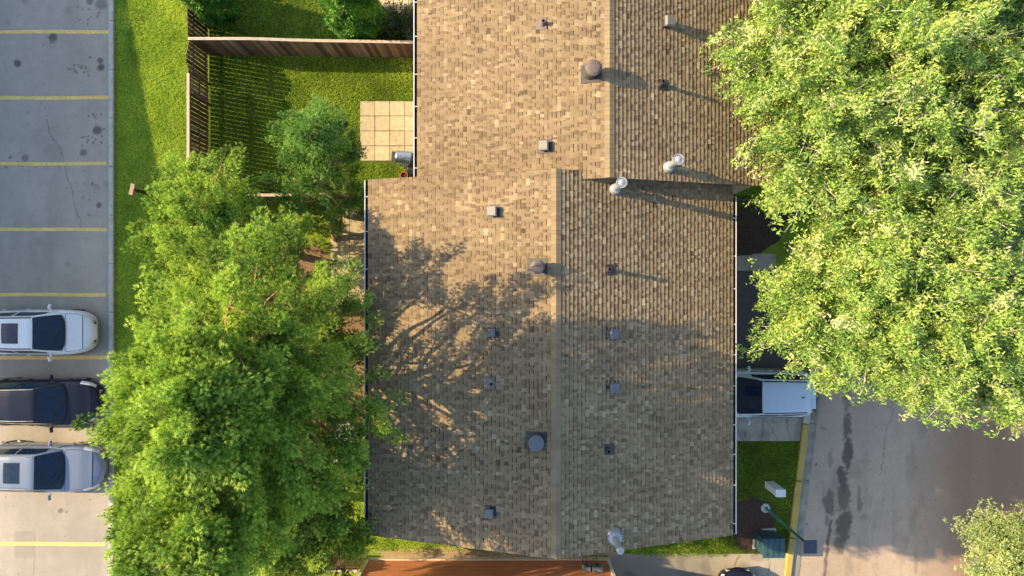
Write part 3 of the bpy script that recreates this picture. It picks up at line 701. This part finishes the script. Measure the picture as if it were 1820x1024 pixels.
m = MB(); m.box((0, 0, .43), (.48, .46, .035), bev=.012); m.build('seat', Mwp, r0)
m = MB()
for k in range(5): m.box((-.2 + k * .1, -.25, .68), (.06, .02, .46), bev=.006)
m.box((0, -.25, .92), (.48, .03, .06), bev=.01); m.build('backrest', Mwp, r0)
for sx in (-1, 1):
    for sy in (-1, 1): m = MB(); m.tube([(sx * .2, sy * .2, .42), (sx * .24, sy * .24, 0)], .018, 8); m.build('leg', Mwp, r0)
    m = MB(); m.box((sx * .24, -.02, .64), (.05, .44, .025), bev=.008); m.build('armrest', Mwp, r0)

# ---------------------------------------------------------------- street furniture
hz = 4.25
r0 = empty('street_lamp', (gx(1440, hz), gy(972, hz), 0), 0, 'green lamp post with a square head leaning over the yellow kerb', 'street lamp', 'lamp posts')
Mg = plain('green_post_paint', (.035, .17, .10), .45, var=.2)
m = MB(); m.tube([(0, 0, .05), (0, 0, hz - .1)], [.06, .045], 12); m.build('pole', Mg, r0, True)
m = MB(); m.lathe((0, 0, 0), [(.19, -.02), (.19, .05), (.17, .07), (.10, .07), (.07, .12)], 24); m.build('footing', plain('pale_footing', (.42, .44, .44), .8, var=.2), r0)
m = MB()
for k in range(4): a = k * math.pi / 2 + .78; m.lathe((math.cos(a) * .13, math.sin(a) * .13, .07), [(.02, 0), (.02, .04), (.001, .045)], 8)
m.build('anchor_bolt', M_galv, r0)
m = MB(); m.box((0, 0, hz - .06), (.40, .40, .10), bev=.01); m.box((0, 0, hz + .0), (.47, .47, .03), m=0, bev=.006); m.build('lamp_head', plain('slate_lamp_head', (.03, .04, .065), .5, var=.6, scale=12), r0)
m = MB(); m.box((0, 0, hz - .13), (.34, .34, .03)); m.build('lens', plain('lamp_lens', (.5, .5, .48), .2), r0)
hz = 4.3
r0 = empty('street_lamp', (gx(236, hz), gy(337, hz), 0), math.radians(-12), 'dark lamp post with a tan box head on the left verge', 'street lamp', 'lamp posts')
m = MB(); m.tube([(.05, 0, 0), (.05, 0, hz - .05)], [.075, .055], 12); m.build('pole', M_black, r0, True)
m = MB(); m.box((0, .0, hz), (.15, .40, .14), bev=.012); m.build('lamp_head', plain('tan_lamp_head', (.24, .17, .12), .6, var=.15), r0)
m = MB(); m.box((-.02, 0, hz - .085), (.12, .36, .03)); m.build('lens', M_trim, r0)
m = MB(); m.box((.07, 0, hz - .02), (.09, .05, .1)); m.build('bracket', M_ventdk, r0)

hz = 1.25
r0 = empty('utility_pedestal', (gx(1388, hz), gy(877, hz), 0), math.radians(0), 'slim white utility box standing on the shaded front lawn', 'utility box')
Mwu = plain('pale_utility_paint', (.62, .68, .72), .45, var=.05)
m = MB(); m.box((0, 0, .6), (.37, .27, 1.2), bev=.02); m.build('case', Mwu, r0)
m = MB(); m.box((0, 0, 1.225), (.40, .30, .06), bev=.018); m.build('cap', Mwu, r0)
m = MB(); m.box((0, .139, .62), (.30, .008, .95), bev=.002); m.box((.1, .147, .7), (.02, .02, .08)); m.build('door', Mwu, r0)
r0 = empty('transformer_box', (gx(1376, 1.1), gy(975, 1.1), 0), 0, 'teal transformer box on the soil patch by the kerb', 'transformer')
Mt = tone_mat('teal_ribbed_paint', [(0, (.02, .05, .07)), (1, (.04, .09, .12))], rough=.45, grain=8, bmp=0)
m = MB(); m.box((0, 0, .53), (.82, .70, 1.0), bev=.02, t=.3); m.build('case', Mt, r0)
m = MB(); m.box((0, 0, 1.06), (.88, .77, .07), bev=.015, t=.6)
for k in range(4): m.box((-.33 + k * .22, 0, 1.10), (.11, .76, .014), t=.9)
m.build('lid', Mt, r0)
m = MB(); m.box((0, .355, .5), (.74, .012, .85), t=.5); m.box((.05, .365, .5), (.02, .02, .12), t=.1); m.build('door', Mt, r0)
m = MB(); m.box((0, 0, .02), (.95, .85, .06), bev=.01); m.build('pad', M_kerb, r0)

# ---------------------------------------------------------------- cars
def car(label, loc, rz, paint, L, Wd, Ht, hoodz, xw, xr, xq, xb, sunroof=False, rails=False, trim=None, name='parked_car', coatcol=None, group='parked cars', spoiler=False, wagon=True):
    root = empty(name, (loc[0], loc[1], 0.004), rz, label, 'car', group)
    n = L / 2; hw = Wd / 2; belt = hoodz + .06
    wX = [-n, -n + .06, -n + .2, -n + .6, 0, n - 1.0, n - .55, n - .28, n - .12, n - .04, n]
    wV = [.56, .74, .88, .97, 1, .995, .945, .86, .74, .60, .46]
    zX = [-n, -n + .06, -n + .25, xb - .05, xw, n - .7, n - .3, n - .12, n - .04, n]
    zV = [.80, .92, belt - .02, belt, hoodz, hoodz - .09, hoodz - .19, hoodz - .29, hoodz - .36, hoodz - .44]
    S_ = [0, .25, .5, .66, .74, .80, .88, .95, 1.0]
    def Bf(x, s):
        w = np.interp(x, wX, wV) * hw; zt = np.interp(x, zX, zV); a = abs(s)
        Y = np.interp(a, S_, [0, .32 * w, .64 * w, .84 * w, .93 * w, .975 * w, 1.0 * w, .995 * w, .93 * w])
        Z = np.interp(a, S_, [zt + .025, zt + .02, zt + .005, zt - .02, zt - .055, max(zt - .13, .38), max(min(.62, zt - .2), .34), .36, .24])
        bow = .16 * (1 - min(1, a / .8) ** 2) * max(0, (x - (n - .4)) / .4)
        return Vector((x + bow, math.copysign(Y, s) if s else 0., Z))
    roof = Ht; 
    cX = [xb - .02, xb + .12 * (xq - xb), xq - .12, xq + .15, (xq + xr) / 2, xr - .12, xr + .02, xw]
    cZ = [belt - .06, belt + .16, roof - .07, roof - .03, roof, roof - .02, roof - .045, belt - .05]
    wbX = [xb, xb + .12, xb + .35, (xb + xw) / 2, xw - .5, xw]; wbV = [.62, .76, .86, .92, .91, .86]
    def Cf(x, s):
        zc = float(np.interp(x, cX, cZ)); f = max(0., (zc - belt) / (roof - belt)); wb = np.interp(x, wbX, wbV) * hw; wr = wb * .80
        a = abs(s); l = lambda q: wb + (wr - wb) * f * q
        Y = np.interp(a, [0, .4, .66, .74, .80, .9, 1], [0, .5 * l(1), .82 * l(1), .91 * l(1), l(.95), l(.5), wb])
        zb = belt - .06
        Z = np.interp(a, [0, .4, .66, .74, .80, .9, 1], [zc + .035 * f, zc + .028 * f, zc + .008 * f, zc - .018 * f, zb + (zc - zb) * .86, zb + (zc - zb) * .46, zb])
        g = np.interp(x, [xb, xq, xr, xw], [-.16, -.10, .04, .22])
        return Vector((x + g * (1 - min(1, a / .8) ** 3.4), math.copysign(Y, s) if s else 0., Z))
    def pg(fn, x0, x1, s0, s1, nx, ns, off=0., skew=0.):
        P = []
        for i in range(nx + 1):
            for j in range(ns + 1):
                s = s0 + (s1 - s0) * j / ns; x = x0 + (x1 - x0) * i / nx + skew * (j / ns); p = fn(x, s)
                if off:
                    e = .01; tx = fn(x + e, s) - fn(x - e, s); ts = fn(x, s + e) - fn(x, s - e); nn = tx.cross(ts)
                    if nn.length > 1e-9:
                        nn.normalize()
                        if nn.z < 0 and abs(s) < .85: nn = -nn
                        if abs(s) >= .85 and nn.y * s < 0: nn = -nn
                        p = p + nn * off
                P.append(p)
        Fc = [(i * (ns + 1) + j, (i + 1) * (ns + 1) + j, (i + 1) * (ns + 1) + j + 1, i * (ns + 1) + j + 1) for i in range(nx) for j in range(ns)]
        return P, Fc
    def part(nm, mats, parent, *pgs, smooth=True, mis=None):
        m = MB()
        for k, (P, Fc) in enumerate(pgs): m.raw(P, Fc, m=(mis[k] if mis else 0))
        return m.build(nm, mats, parent, smooth)
    M_seam = MATS.get('seam') or plain('seam', (.01, .01, .012), .7)
    trimM = trim or M_seam
    P, Fc = pg(Bf, -n, n, -1, 1, 60, 32); ns = 33
    Fc += [tuple(range(ns)), tuple(60 * ns + k for k in range(ns - 1, -1, -1))]
    m = MB(); m.raw(P, Fc); P2, F2 = pg(Cf, xb - .02, xw, -1, 1, 40, 28); m.raw(P2, F2)
    body = m.build('body', paint, root, True)
    # bonnet with shut lines
    part('hood', [M_seam, paint], root, pg(Bf, xw + .17, n - .30, -.67, .67, 14, 14, .0035), pg(Bf, xw + .19, n - .32, -.655, .655, 14, 14, .008), mis=[0, 1])
    part('windshield', [M_seam, M_glass], root, pg(Cf, xr + .03, xw - .0, -.73, .73, 12, 16, .004), pg(Cf, xr + .06, xw - .04, -.68, .68, 12, 16, .008), mis=[0, 1])
    part('rear_window', [M_seam, M_glass], root, pg(Cf, xb + .06, xq - .14, -.70, .70, 8, 14, .004), pg(Cf, xb + .09, xq - .17, -.65, .65, 8, 14, .008), mis=[0, 1])
    mid = (xb + xw) / 2 - .02
    for sg in (-1, 1):
        for (a, c) in ((mid + .05, xw - .42), (mid - .95, mid - .03), (xb + .28, mid - 1.02)):
            if c - a > .12: part('side_window', M_glass, root, pg(Cf, a, c, sg * .80, sg * .965, 8, 6, .005))
        # door with handle
        for a in (mid + .0, mid - .98):
            d = part('door', [M_seam, paint], root, pg(Bf, a - .0, a + .95, sg * .80, sg * .985, 8, 6, .003), pg(Bf, a + .012, a + .938, sg * .805, sg * .98, 8, 6, .006), mis=[0, 1])
            q = MB(); p = Bf(a + .15, sg * .84); q.box((p.x, p.y + sg * .02, p.z - .02), (.17, .03, .025), bev=.008); q.build('handle', paint, d)
        # mirror
        q = MB(); p = Bf(xw - .32, sg * .80)
        q.box((p.x - .02, sg * (hw + .12), belt + .06), (.10, .20, .13), bev=.03, rz=-sg * .22); q.box((p.x, sg * (hw + .0), belt + .02), (.06, .12, .04))
        q.build('mirror', paint, root)
        # lights
        part('headlight', plain('headlight_glass', (.55, .57, .60), .08, var=.3, scale=30), root, pg(Bf, n - .62, n - .12, sg * .665, sg * .80, 8, 4, .006))
        part('tail_light', plain('tail_light_red', (.25, .01, .01), .2), root, pg(Bf, -n + .03, -n + .26, sg * .60, sg * .84, 6, 5, .006))
        # wheels
        for wxp in (n - .88, -n + .82):
            q = MB(); R_ = .335; q.lathe((wxp, sg * (hw - .13), R_), [(.2, -.11), (R_ - .02, -.11), (R_, -.08), (R_, .08), (R_ - .02, .11), (.2, .11)], 28, ax=(0, 1, 0)); wh = q.build('wheel', M_rubber, root, False)
            q = MB(); q.lathe((wxp, sg * (hw - .13), R_), [(.2, sg * .10), (.19, sg * .06), (.05, sg * .08), (.001, sg * .09)], 20, ax=(0, 1, 0))
            q.build('rim', M_galv, wh)
            # dark arch lip
            q = MB()
            for k in range(12):
                a0, a1 = math.pi * k / 12, math.pi * (k + 1) / 12
                q.face([(wxp + math.cos(t) * rr, sg * (hw + .004), R_ + math.sin(t) * rr) for t, rr in ((a0, .36), (a1, .36), (a1, .42), (a0, .42))])
            q.build('wheel_arch', M_ventdk, root)
        if rails:
            q = MB(); pts = [Cf(xq + .05 + (xr - xq - .1) * k / 8, sg * .73) + Vector((0, 0, .045 if 0 < k < 8 else .0)) for k in range(9)]
            q.tube(pts, .017, 6); q.build('roof_rail', M_galv, root)
        else:
            part('roof_trim', M_seam, root, pg(Cf, xq, xr, sg * .70, sg * .75, 10, 1, .005))
    if sunroof:
        xs = (xq + xr) / 2 + .1
        part('sunroof', [M_seam, M_glass], root, pg(Cf, xs - .31, xs + .29, -.47, .47, 6, 10, .004), pg(Cf, xs - .28, xs + .26, -.44, .44, 6, 10, .008), mis=[0, 1])
    # grille and bumper intake
    q = MB(); q.box((n + .02, 0, hoodz - .46), (.08, .95, .20), bev=.03, m=0); q.box((n + .055, 0, hoodz - .46), (.02, .80, .14), bev=.005, m=1); q.build('grille', [M_galv, M_seam], root)
    q = MB()
    for k, (y0, y1) in enumerate(((-.05, -.62), (.30, -.30))):
        a = Cf(xw - .03, y0 * .5); c = Cf(xw - .30, y1 * .9); q.tube([a + Vector((0, 0, .02)), (a + c) / 2 + Vector((0, 0, .03)), c + Vector((0, 0, .025))], .008, 5)
    q.build('wiper', M_seam, root)
    q = MB(); p = Cf(xq + .25, 0); q.box((p.x, 0, p.z + .03), (.14, .035, .05), bev=.012, taper=.7); q.build('antenna', M_seam, root)
    if spoiler:
        q = MB(); p = Cf(xq - .05, 0); q.box((p.x - .1, 0, p.z - .01), (.20, .9, .03), bev=.012); q.build('spoiler', paint, root)
        q = MB(); q.box((-n - .05, 0, .50), (.30, Wd * .80, .26), bev=.12); q.build('bumper', M_seam, root)
    return root
def paint(name, col, metal=.2, rough=.3, coat=.6):
    m = plain(name, col, rough, metal=metal, var=.02, coat=coat); return m
Pw = paint('white_car_paint', (.62, .65, .70), 0.); Pn = paint('navy_car_paint', (.008, .011, .024), 0., .2, .2); Ps = paint('silver_blue_paint', (.19, .235, .33), .25)
Pb = paint('pale_blue_white_paint', (.50, .60, .72), .1); 
car('white hatchback with a dark sunroof in the bay nearest the empty bays', (-19.2, -1.78), 0, Pw, 4.5, 1.84, 1.52, .98, 1.18, .36, -1.35, -1.95, sunroof=True)
car('navy estate car without a sunroof parked between the white and silver cars', (-18.95, -4.60), 0, Pn, 4.5, 1.86, 1.50, .96, .98, .22, -1.6, -2.05, rails=True)
car('silver blue estate car with a black sunroof lowest of the parked row', (-18.85, -7.24), math.radians(-1), Ps, 4.6, 1.92, 1.56, 1.0, .84, .10, -1.6, -2.1, sunroof=True, rails=True)
car('pale blue white hatchback half under the leafy tree in the front driveway', (9.86, -4.27), math.pi, Pb, 4.6, 1.88, 1.60, 1.0, .80, .02, -1.65, -2.12, spoiler=True)
car('car whose rounded nose just shows at the bottom edge of the pavement', (gx(1318, 1), -13.72), math.pi / 2, Pn, 4.5, 1.80, 1.5, .95, .96, .0, -1.5, -2.1)

# ---------------------------------------------------------------- trees
def norm(a): return a / np.maximum(np.linalg.norm(a, axis=-1, keepdims=True), 1e-9)
def rand_dirs(n): return norm(rng.normal(size=(n, 3)))
def needle_tris(P, D, tone, n, Ls, ln, wd, spread, out=None):
    """P,D: shoot base/direction; n needles on each"""
    N = len(P); P = np.repeat(P, n, 0); D = np.repeat(D, n, 0); T = np.repeat(tone, n) + rng.normal(0, .06, N * n)
    u = rng.uniform(0, 1, (N * n, 1)); base = P + D * u * Ls
    d = norm(D * (1 - spread * .5) + rand_dirs(N * n) * spread); L_ = ln * rng.uniform(.7, 1.2, (N * n, 1))
    O_ = rand_dirs(N * n) if out is None else norm(np.repeat(out, n, 0) + rand_dirs(N * n) * .45)
    s = norm(np.cross(d, O_)) * wd * .5
    V = np.stack([base - s, base + s, base + d * L_], 1).reshape(-1, 3)
    return V, T
def leaf_quads(P, D, tone, n, ln, wd, spread, jit):
    N = len(P); P = np.repeat(P, n, 0); D = np.repeat(D, n, 0); T = np.repeat(tone, n) + rng.normal(0, .10, N * n); K = N * n
    base = P + rng.normal(0, jit, (K, 3)); d = norm(D * .6 + rand_dirs(K) * spread); L_ = ln * rng.uniform(.65, 1.25, (K, 1))
    s = norm(np.cross(d, norm(rand_dirs(K) * .55 + np.array([0, 0, 1.])))) * wd * .5
    m_ = base + d * L_ * .5
    V = np.stack([base, m_ + s, base + d * L_, m_ - s], 1).reshape(-1, 3); return V, T
def bez(a, b_, c, n): 
    t = np.linspace(0, 1, n)[:, None]; return a * (1 - t) ** 2 + b_ * 2 * t * (1 - t) + c * t ** 2
def trunk_path(base, top, n, wob, seed):
    r = np.random.default_rng(seed); t = np.linspace(0, 1, n)[:, None]; p = base * (1 - t) + top * t
    p[:, :2] += np.cumsum(r.normal(0, wob, (n, 2)), 0) * np.sin(np.pi * t); return p
def pine(label, base, top, prof, nl, per, seed, tr=.26, mat=None, ctr=None, lobes=.11, shoots=115, nn_=15, zbias=1.0, puff=(.24, .46), sy=1.0, ew=.12, ww=0., dapple_gap=0, gname='pine trees in the back gardens'):
    r = np.random.default_rng(seed); base = np.array(base, float); top = np.array(top, float)
    root = empty('pine_tree', tuple(base), 0, label, 'tree', gname)
    tp = trunk_path(np.zeros(3), top - base, 12, .12, seed); m = MB()
    m.tube([tuple(p) for p in tp], [tr * (1 - .9 * k / 11) + .02 for k in range(12)], 10)
    zs, rs = [p[0] for p in prof], [p[1] for p in prof]; hgt = top[2]; ph = r.uniform(0, 6.28, 5); cen = (np.array(ctr, float) - base[:2]) if ctr is not None else None
    C = []; U = []
    for i in range(nl):
        q = ((i + r.uniform(0, 1)) / nl) ** zbias; z = zs[0] + (zs[-1] - zs[0]) * q; a = i * 2.399963 + r.normal(0, .25)
        R = np.interp(z, zs, rs) * (1 - ew * max(0, np.cos(a)) - ww * max(0, -np.cos(a))) * (1 + lobes * np.sin(3 * a + ph[0] + z * .3) + lobes * .7 * np.sin(5 * a + ph[1] - z * .5)) * r.uniform(.80, 1.0)
        tz = z; cx = np.array([np.interp(tz, tp[:, 2], tp[:, k]) for k in (0, 1)])
        if cen is not None: cx = cen + (cx - cen) * .25
        tip = np.array([cx[0] + R * np.cos(a), cx[1] + R * sy * np.sin(a), z])
        zst = max(1.6, z - R * r.uniform(.35, .75)); st = np.array([np.interp(zst, tp[:, 2], tp[:, k]) for k in (0, 1, 2)])
        mid = (st + tip) / 2 + np.array([0, 0, -.12 * R]) + r.normal(0, .2, 3)
        pth = bez(st, mid, tip, 9) + np.concatenate([np.zeros((1, 3)), np.cumsum(r.normal(0, .07, (8, 3)), 0) * .8]); rr = max(.035, tr * .38 * (1 - z / hgt * .6)); m.tube([tuple(p) for p in pth[:7]], [rr * (1 - .85 * k / 8) + .008 for k in range(7)], 6, cap=False)
        for _ in range(per):
            t = r.uniform(.38, 1.02) if _ > 1 else .96; p = pth[min(8, int(t * 8))] + r.normal(0, 1, 3) * np.array([.42, .42, .24]) * (.6 + .5 * R / 5); v_ = p[:2] - cx; lv_ = np.hypot(*v_); p[:2] = cx + v_ * min(1, (R + .05) / max(lv_, .01)); w_ = p + base; tt = (w_[2] - 5.4 - (w_[0] + 4.8) / 3) / 1.617; e_ = ((w_[0] + 1.85 * tt + 2.7) / 2.0) ** 2 + ((w_[1] - .33 * tt + 3.3) / 2.8) ** 2
            if dapple_gap and tt > 0 and e_ < 1 and r.random() < .78: continue      # crown thinned to bare limbs, shaped to leave sun patches on the roof
            C.append(p); u_ = pth[8] - pth[4] + r.normal(0, .35, 3) * R * .3; U.append(u_ / np.linalg.norm(u_))
            if r.random() < .6: m.tube([tuple(pth[max(0, int(min(t, 1) * 8) - 1)]), tuple((pth[max(0, int(min(t, 1) * 8) - 1)] + p) / 2 + np.array([0, 0, -.05])), tuple(p)], [.026, .018, .008], 4, cap=False)
    m.build('trunk', M_bark, root, True)
    C = np.array(C); n = len(C); rad = r.uniform(puff[0], puff[1], n); tn = np.clip(r.normal(.52, .2, n), .1, .95)
    idx = np.repeat(np.arange(n), shoots); d = norm(r.normal(size=(len(idx), 3)) + np.array([0, 0, .4]))
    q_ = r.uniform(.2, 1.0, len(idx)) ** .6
    U = np.array(U)[idx]; off = d * np.array([.72, .72, .52]); off = off + U * (d * U).sum(1, keepdims=True) * 1.0
    P = C[idx] + off * (rad[idx] * q_)[:, None]
    D = norm(d * .8 + U * .7 + np.array([0, 0, .35]) + r.normal(0, .25, d.shape))
    V, T = needle_tris(P, D, tn[idx] + (q_ - .72) * .7 + r.normal(0, .1, len(idx)), nn_, .05, .088, .0145, .5, out=d)  # new growth and highlights painted in: outer needles lighter, inner ones darker
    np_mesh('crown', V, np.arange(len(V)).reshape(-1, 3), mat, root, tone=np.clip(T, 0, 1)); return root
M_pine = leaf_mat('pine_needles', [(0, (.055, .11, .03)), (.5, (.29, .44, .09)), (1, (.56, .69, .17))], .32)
M_pine3 = leaf_mat('yellow_green_needles', [(0, (.06, .11, .022)), (.5, (.28, .40, .07)), (1, (.52, .62, .14))], .28)
M_pine2 = leaf_mat('blue_green_needles', [(0, (.05, .11, .035)), (.5, (.20, .37, .095)), (1, (.38, .55, .17))], .28)
M_ash = leaf_mat('ash_leaves', [(0, (.05, .12, .025)), (.45, (.25, .39, .075)), (.8, (.46, .55, .15)), (1, (.68, .69, .38))], .20, .4)
M_cedar = leaf_mat('cedar_sprays', [(0, (.03, .09, .015)), (.5, (.10, .24, .035)), (1, (.22, .42, .07))], .3)
M_dark = leaf_mat('dark_shrub_leaves', [(0, (.02, .05, .02)), (1, (.05, .10, .04))], .2)
M_grey = leaf_mat('grey_green_leaves', [(0, (.14, .20, .08)), (.5, (.34, .43, .17)), (1, (.52, .58, .28))], .3)

pine('biggest pine overhanging the gutter with orange limbs in its middle', (-8.5, -2.2, 0), (-6.3, -2.55, 15.2),
     [(4.4, 4.0), (5.4, 4.9), (7, 5.3), (9, 5.5), (10, 5.2), (11, 4.6), (12, 3.5), (13.5, 2.6), (15.2, .8)], 165, 8, 3, mat=M_pine, tr=.32, zbias=.85, ew=.32, ww=.31, dapple_gap=1)
pine('second tall pine standing close below the biggest one', (-8.6, -6.2, 0), (-6.7, -5.4, 15.0),
     [(4.8, 3.8), (6, 4.4), (7.5, 3.9), (8.5, 2.9), (10, 2.4), (12, 2.1), (13.5, 1.7), (15, .5)], 96, 8, 4, mat=M_pine, tr=.24, sy=.88, ew=.05, ww=.16, dapple_gap=1)
pine('lower spreading pine at the bottom edge beside the boarded fence', (-8.6, -8.2, 0), (-8.3, -8.2, 7.1),
     [(5.1, 3.6), (5.6, 4.2), (6.4, 3.4), (7.1, 1.2)], 80, 6, 5, mat=M_pine3, tr=.17, lobes=.05, sy=.32)
pine('slim blue green pine leaning over the lawn above the big pine', (-7.3, 2.0, 0), (-6.45, 4.9, 6.3),
     [(2.0, 1.6), (3.2, 1.9), (4.6, 1.6), (5.7, .9), (6.4, .3)], 44, 5, 6, mat=M_pine2, tr=.10, puff=(.2, .36), shoots=80)
pine('pine reaching over the verge at the left of the group', (-10.2, 1.6, 0), (-9.4, 2.0, 8.4),
     [(2.8, 1.9), (4.5, 2.5), (6.5, 2.2), (8, 1.1), (8.6, .3)], 50, 6, 8, mat=M_pine, tr=.15, puff=(.22, .42), shoots=100)


def broad(name, label, base, blobs, nl, tw, ros, seed, mat, bark, leaf=(.13, .040), lv=10, tr=.2, cat='tree', group=None, lowcut=-.25, jit=.05, spread=.9):
    """blobs: (cx,cy,cz,rx,ry,rz) crown lobes. limbs reach the lobes' shells, twigs and leaf rosettes sit on them"""
    r = np.random.default_rng(seed); base = np.array(base, float); root = empty(name, tuple(base), 0, label, cat, group); m = MB()
    vol = np.array([b_[3] * b_[4] for b_ in blobs]); vol = vol / vol.sum(); R = []; T_ = []
    fork = np.array([0, 0, min(2.6, blobs[0][2] * .4)]); cen = np.average([[b_[0], b_[1], b_[2]] for b_ in blobs], axis=0, weights=vol) - base
    m.tube([(0, 0, 0), tuple(fork * .6 + np.array([.05, 0, 0])), tuple(fork)], [tr, tr * .85, tr * .75], 10)
    for i in range(nl):
        b_ = blobs[r.choice(len(blobs), p=vol)]; d = norm(r.normal(size=3) + np.array([0, 0, .45]))
        if d[2] < lowcut: d[2] = -d[2]
        k = r.uniform(.72, 1.0); c = np.array(b_[:3]) - base; tip = c + d * np.array(b_[3:6]) * k
        # keep tips on the outside of the union of lobes
        pth = bez(fork, (fork * .35 + c * .35 + tip * .3) + r.normal(0, .25, 3) + np.array([0, 0, .3]), tip, 9)
        m.tube([tuple(p) for p in pth], [tr * .24 * (1 - .86 * j / 8) + .006 for j in range(9)], 5, cap=False)
        for _ in range(tw):
            s = pth[r.integers(5, 9)]; e = s + (norm(d + r.normal(0, .8, 3)) * r.uniform(.35, 1.15)); 
            kk = (s + e) / 2 + r.normal(0, .06, 3); m.tube([tuple(s), tuple(kk), tuple(e)], [.018, .013, .006], 3, cap=False)
            q = r.integers(max(2, ros - 3), ros + 3); t = r.uniform(.35, 1.05, (q, 1)); pp = s * (1 - t) + e * t + r.normal(0, .13, (q, 3))
            R.append(pp); T_.append(np.full(q, np.clip(r.normal(.5, .2), 0, 1)))
    m.build('trunk', bark, root, True)
    R = np.concatenate(R); T_ = np.concatenate(T_); D = norm(r.normal(size=R.shape) * .5 + np.array([0, 0, .9]))
    V, T = leaf_quads(R, D, T_, lv, leaf[0], leaf[1], spread, jit)
    np_mesh('crown', V, np.arange(len(V)).reshape(-1, 4), mat, root, tone=np.clip(T, 0, 1)); return root
broad('leafy_tree', 'largest bright green leafy tree covering the upper right corner', (11.2, 7.6, 0),
      [(11.6, 7.0, 7.4, 5.1, 5.0, 3.6), (8.6, 7.8, 7.6, 2.3, 3.8, 1.7), (14.5, 4.6, 7.8, 3.2, 3.4, 3.0), (10.0, 3.2, 7.2, 2.4, 2.4, 2.0), (13.5, 10.5, 8, 3.5, 3, 3)], 320, 16, 10, 41, M_ash, M_ashbark, group='street trees along the front')
broad('leafy_tree', 'bright green leafy tree reaching over the driveway car', (11.6, 1.6, 0),
      [(12.6, -.4, 6.6, 3.6, 3.3, 3.0), (10.4, -1.0, 6.2, 2.3, 1.7, 1.6), (14.2, -1.8, 6.8, 3.6, 2.4, 2.4), (11.5, 1.6, 7.2, 2.2, 2.2, 2.0)], 215, 16, 10, 42, M_ash, M_ashbark, group='street trees along the front')
broad('leafy_tree', 'small grey green tree at the lower right corner', (20.0, -10.1, 0),
      [(18.3, -9.8, 4.2, 1.9, 1.8, 1.6), (17.4, -9.3, 3.9, 1.1, 1.0, 1.0)], 120, 12, 10, 43, M_grey, M_ashbark, leaf=(.075, .05), lv=10, tr=.12, group=None)
broad('shrub', 'dark shrub in the shade between the round cedar and the house', (gx(712), gy(55), 0),
      [(gx(712), gy(62), .35, .7, .36, .35)], 24, 6, 8, 44, M_dark, M_bark, leaf=(.08, .05), lv=7, tr=.03, cat='shrub')
def cedar(label, base, hgt, rad, seed, lean=(0, 0)):
    r = np.random.default_rng(seed); root = empty('cedar_tree', base, 0, label, 'tree', 'cedars beside the garden fences')
    m = MB(); m.tube([(0, 0, 0), (lean[0] * .5, lean[1] * .5, hgt * .5), (lean[0], lean[1], hgt * .95)], [.09, .06, .01], 8); m.build('trunk', M_bark, root, True)
    n = int(5200 * rad * hgt / 4); q = r.uniform(0, 1, n) ** 1.25; z = .15 + q * (hgt - .15); a = r.uniform(0, 6.283, n)
    R = rad * np.interp(q, [0, .12, .35, .7, .92, 1], [.75, .95, 1, .72, .32, .02]) * (1 + .07 * np.sin(4 * a + z * 2) + .06 * np.sin(7 * a - z * 3)) * r.uniform(.82, 1.03, n)
    P = np.stack([R * np.cos(a) + lean[0] * q, R * np.sin(a) + lean[1] * q, z], -1); D = norm(np.stack([np.cos(a) * .7, np.sin(a) * .7, np.full(n, .9)], -1))
    T = np.clip(.5 + .3 * np.sin(5 * a + z * 4) + r.normal(0, .15, n), 0, 1)
    V, T = leaf_quads(P, D, T, 6, .13, .055, .55, .03); np_mesh('crown', V, np.arange(len(V)).reshape(-1, 4), M_cedar, root, tone=np.clip(T, 0, 1)); return root
cedar('plump cone shaped cedar rising over the cross fence at the top', (-6.15, 10.75, 0), 4.6, 1.05, 51)
cedar('dark cedar at the fence corner in the upper left garden', (-11.9, 11.3, 0), 3.6, .72, 52)
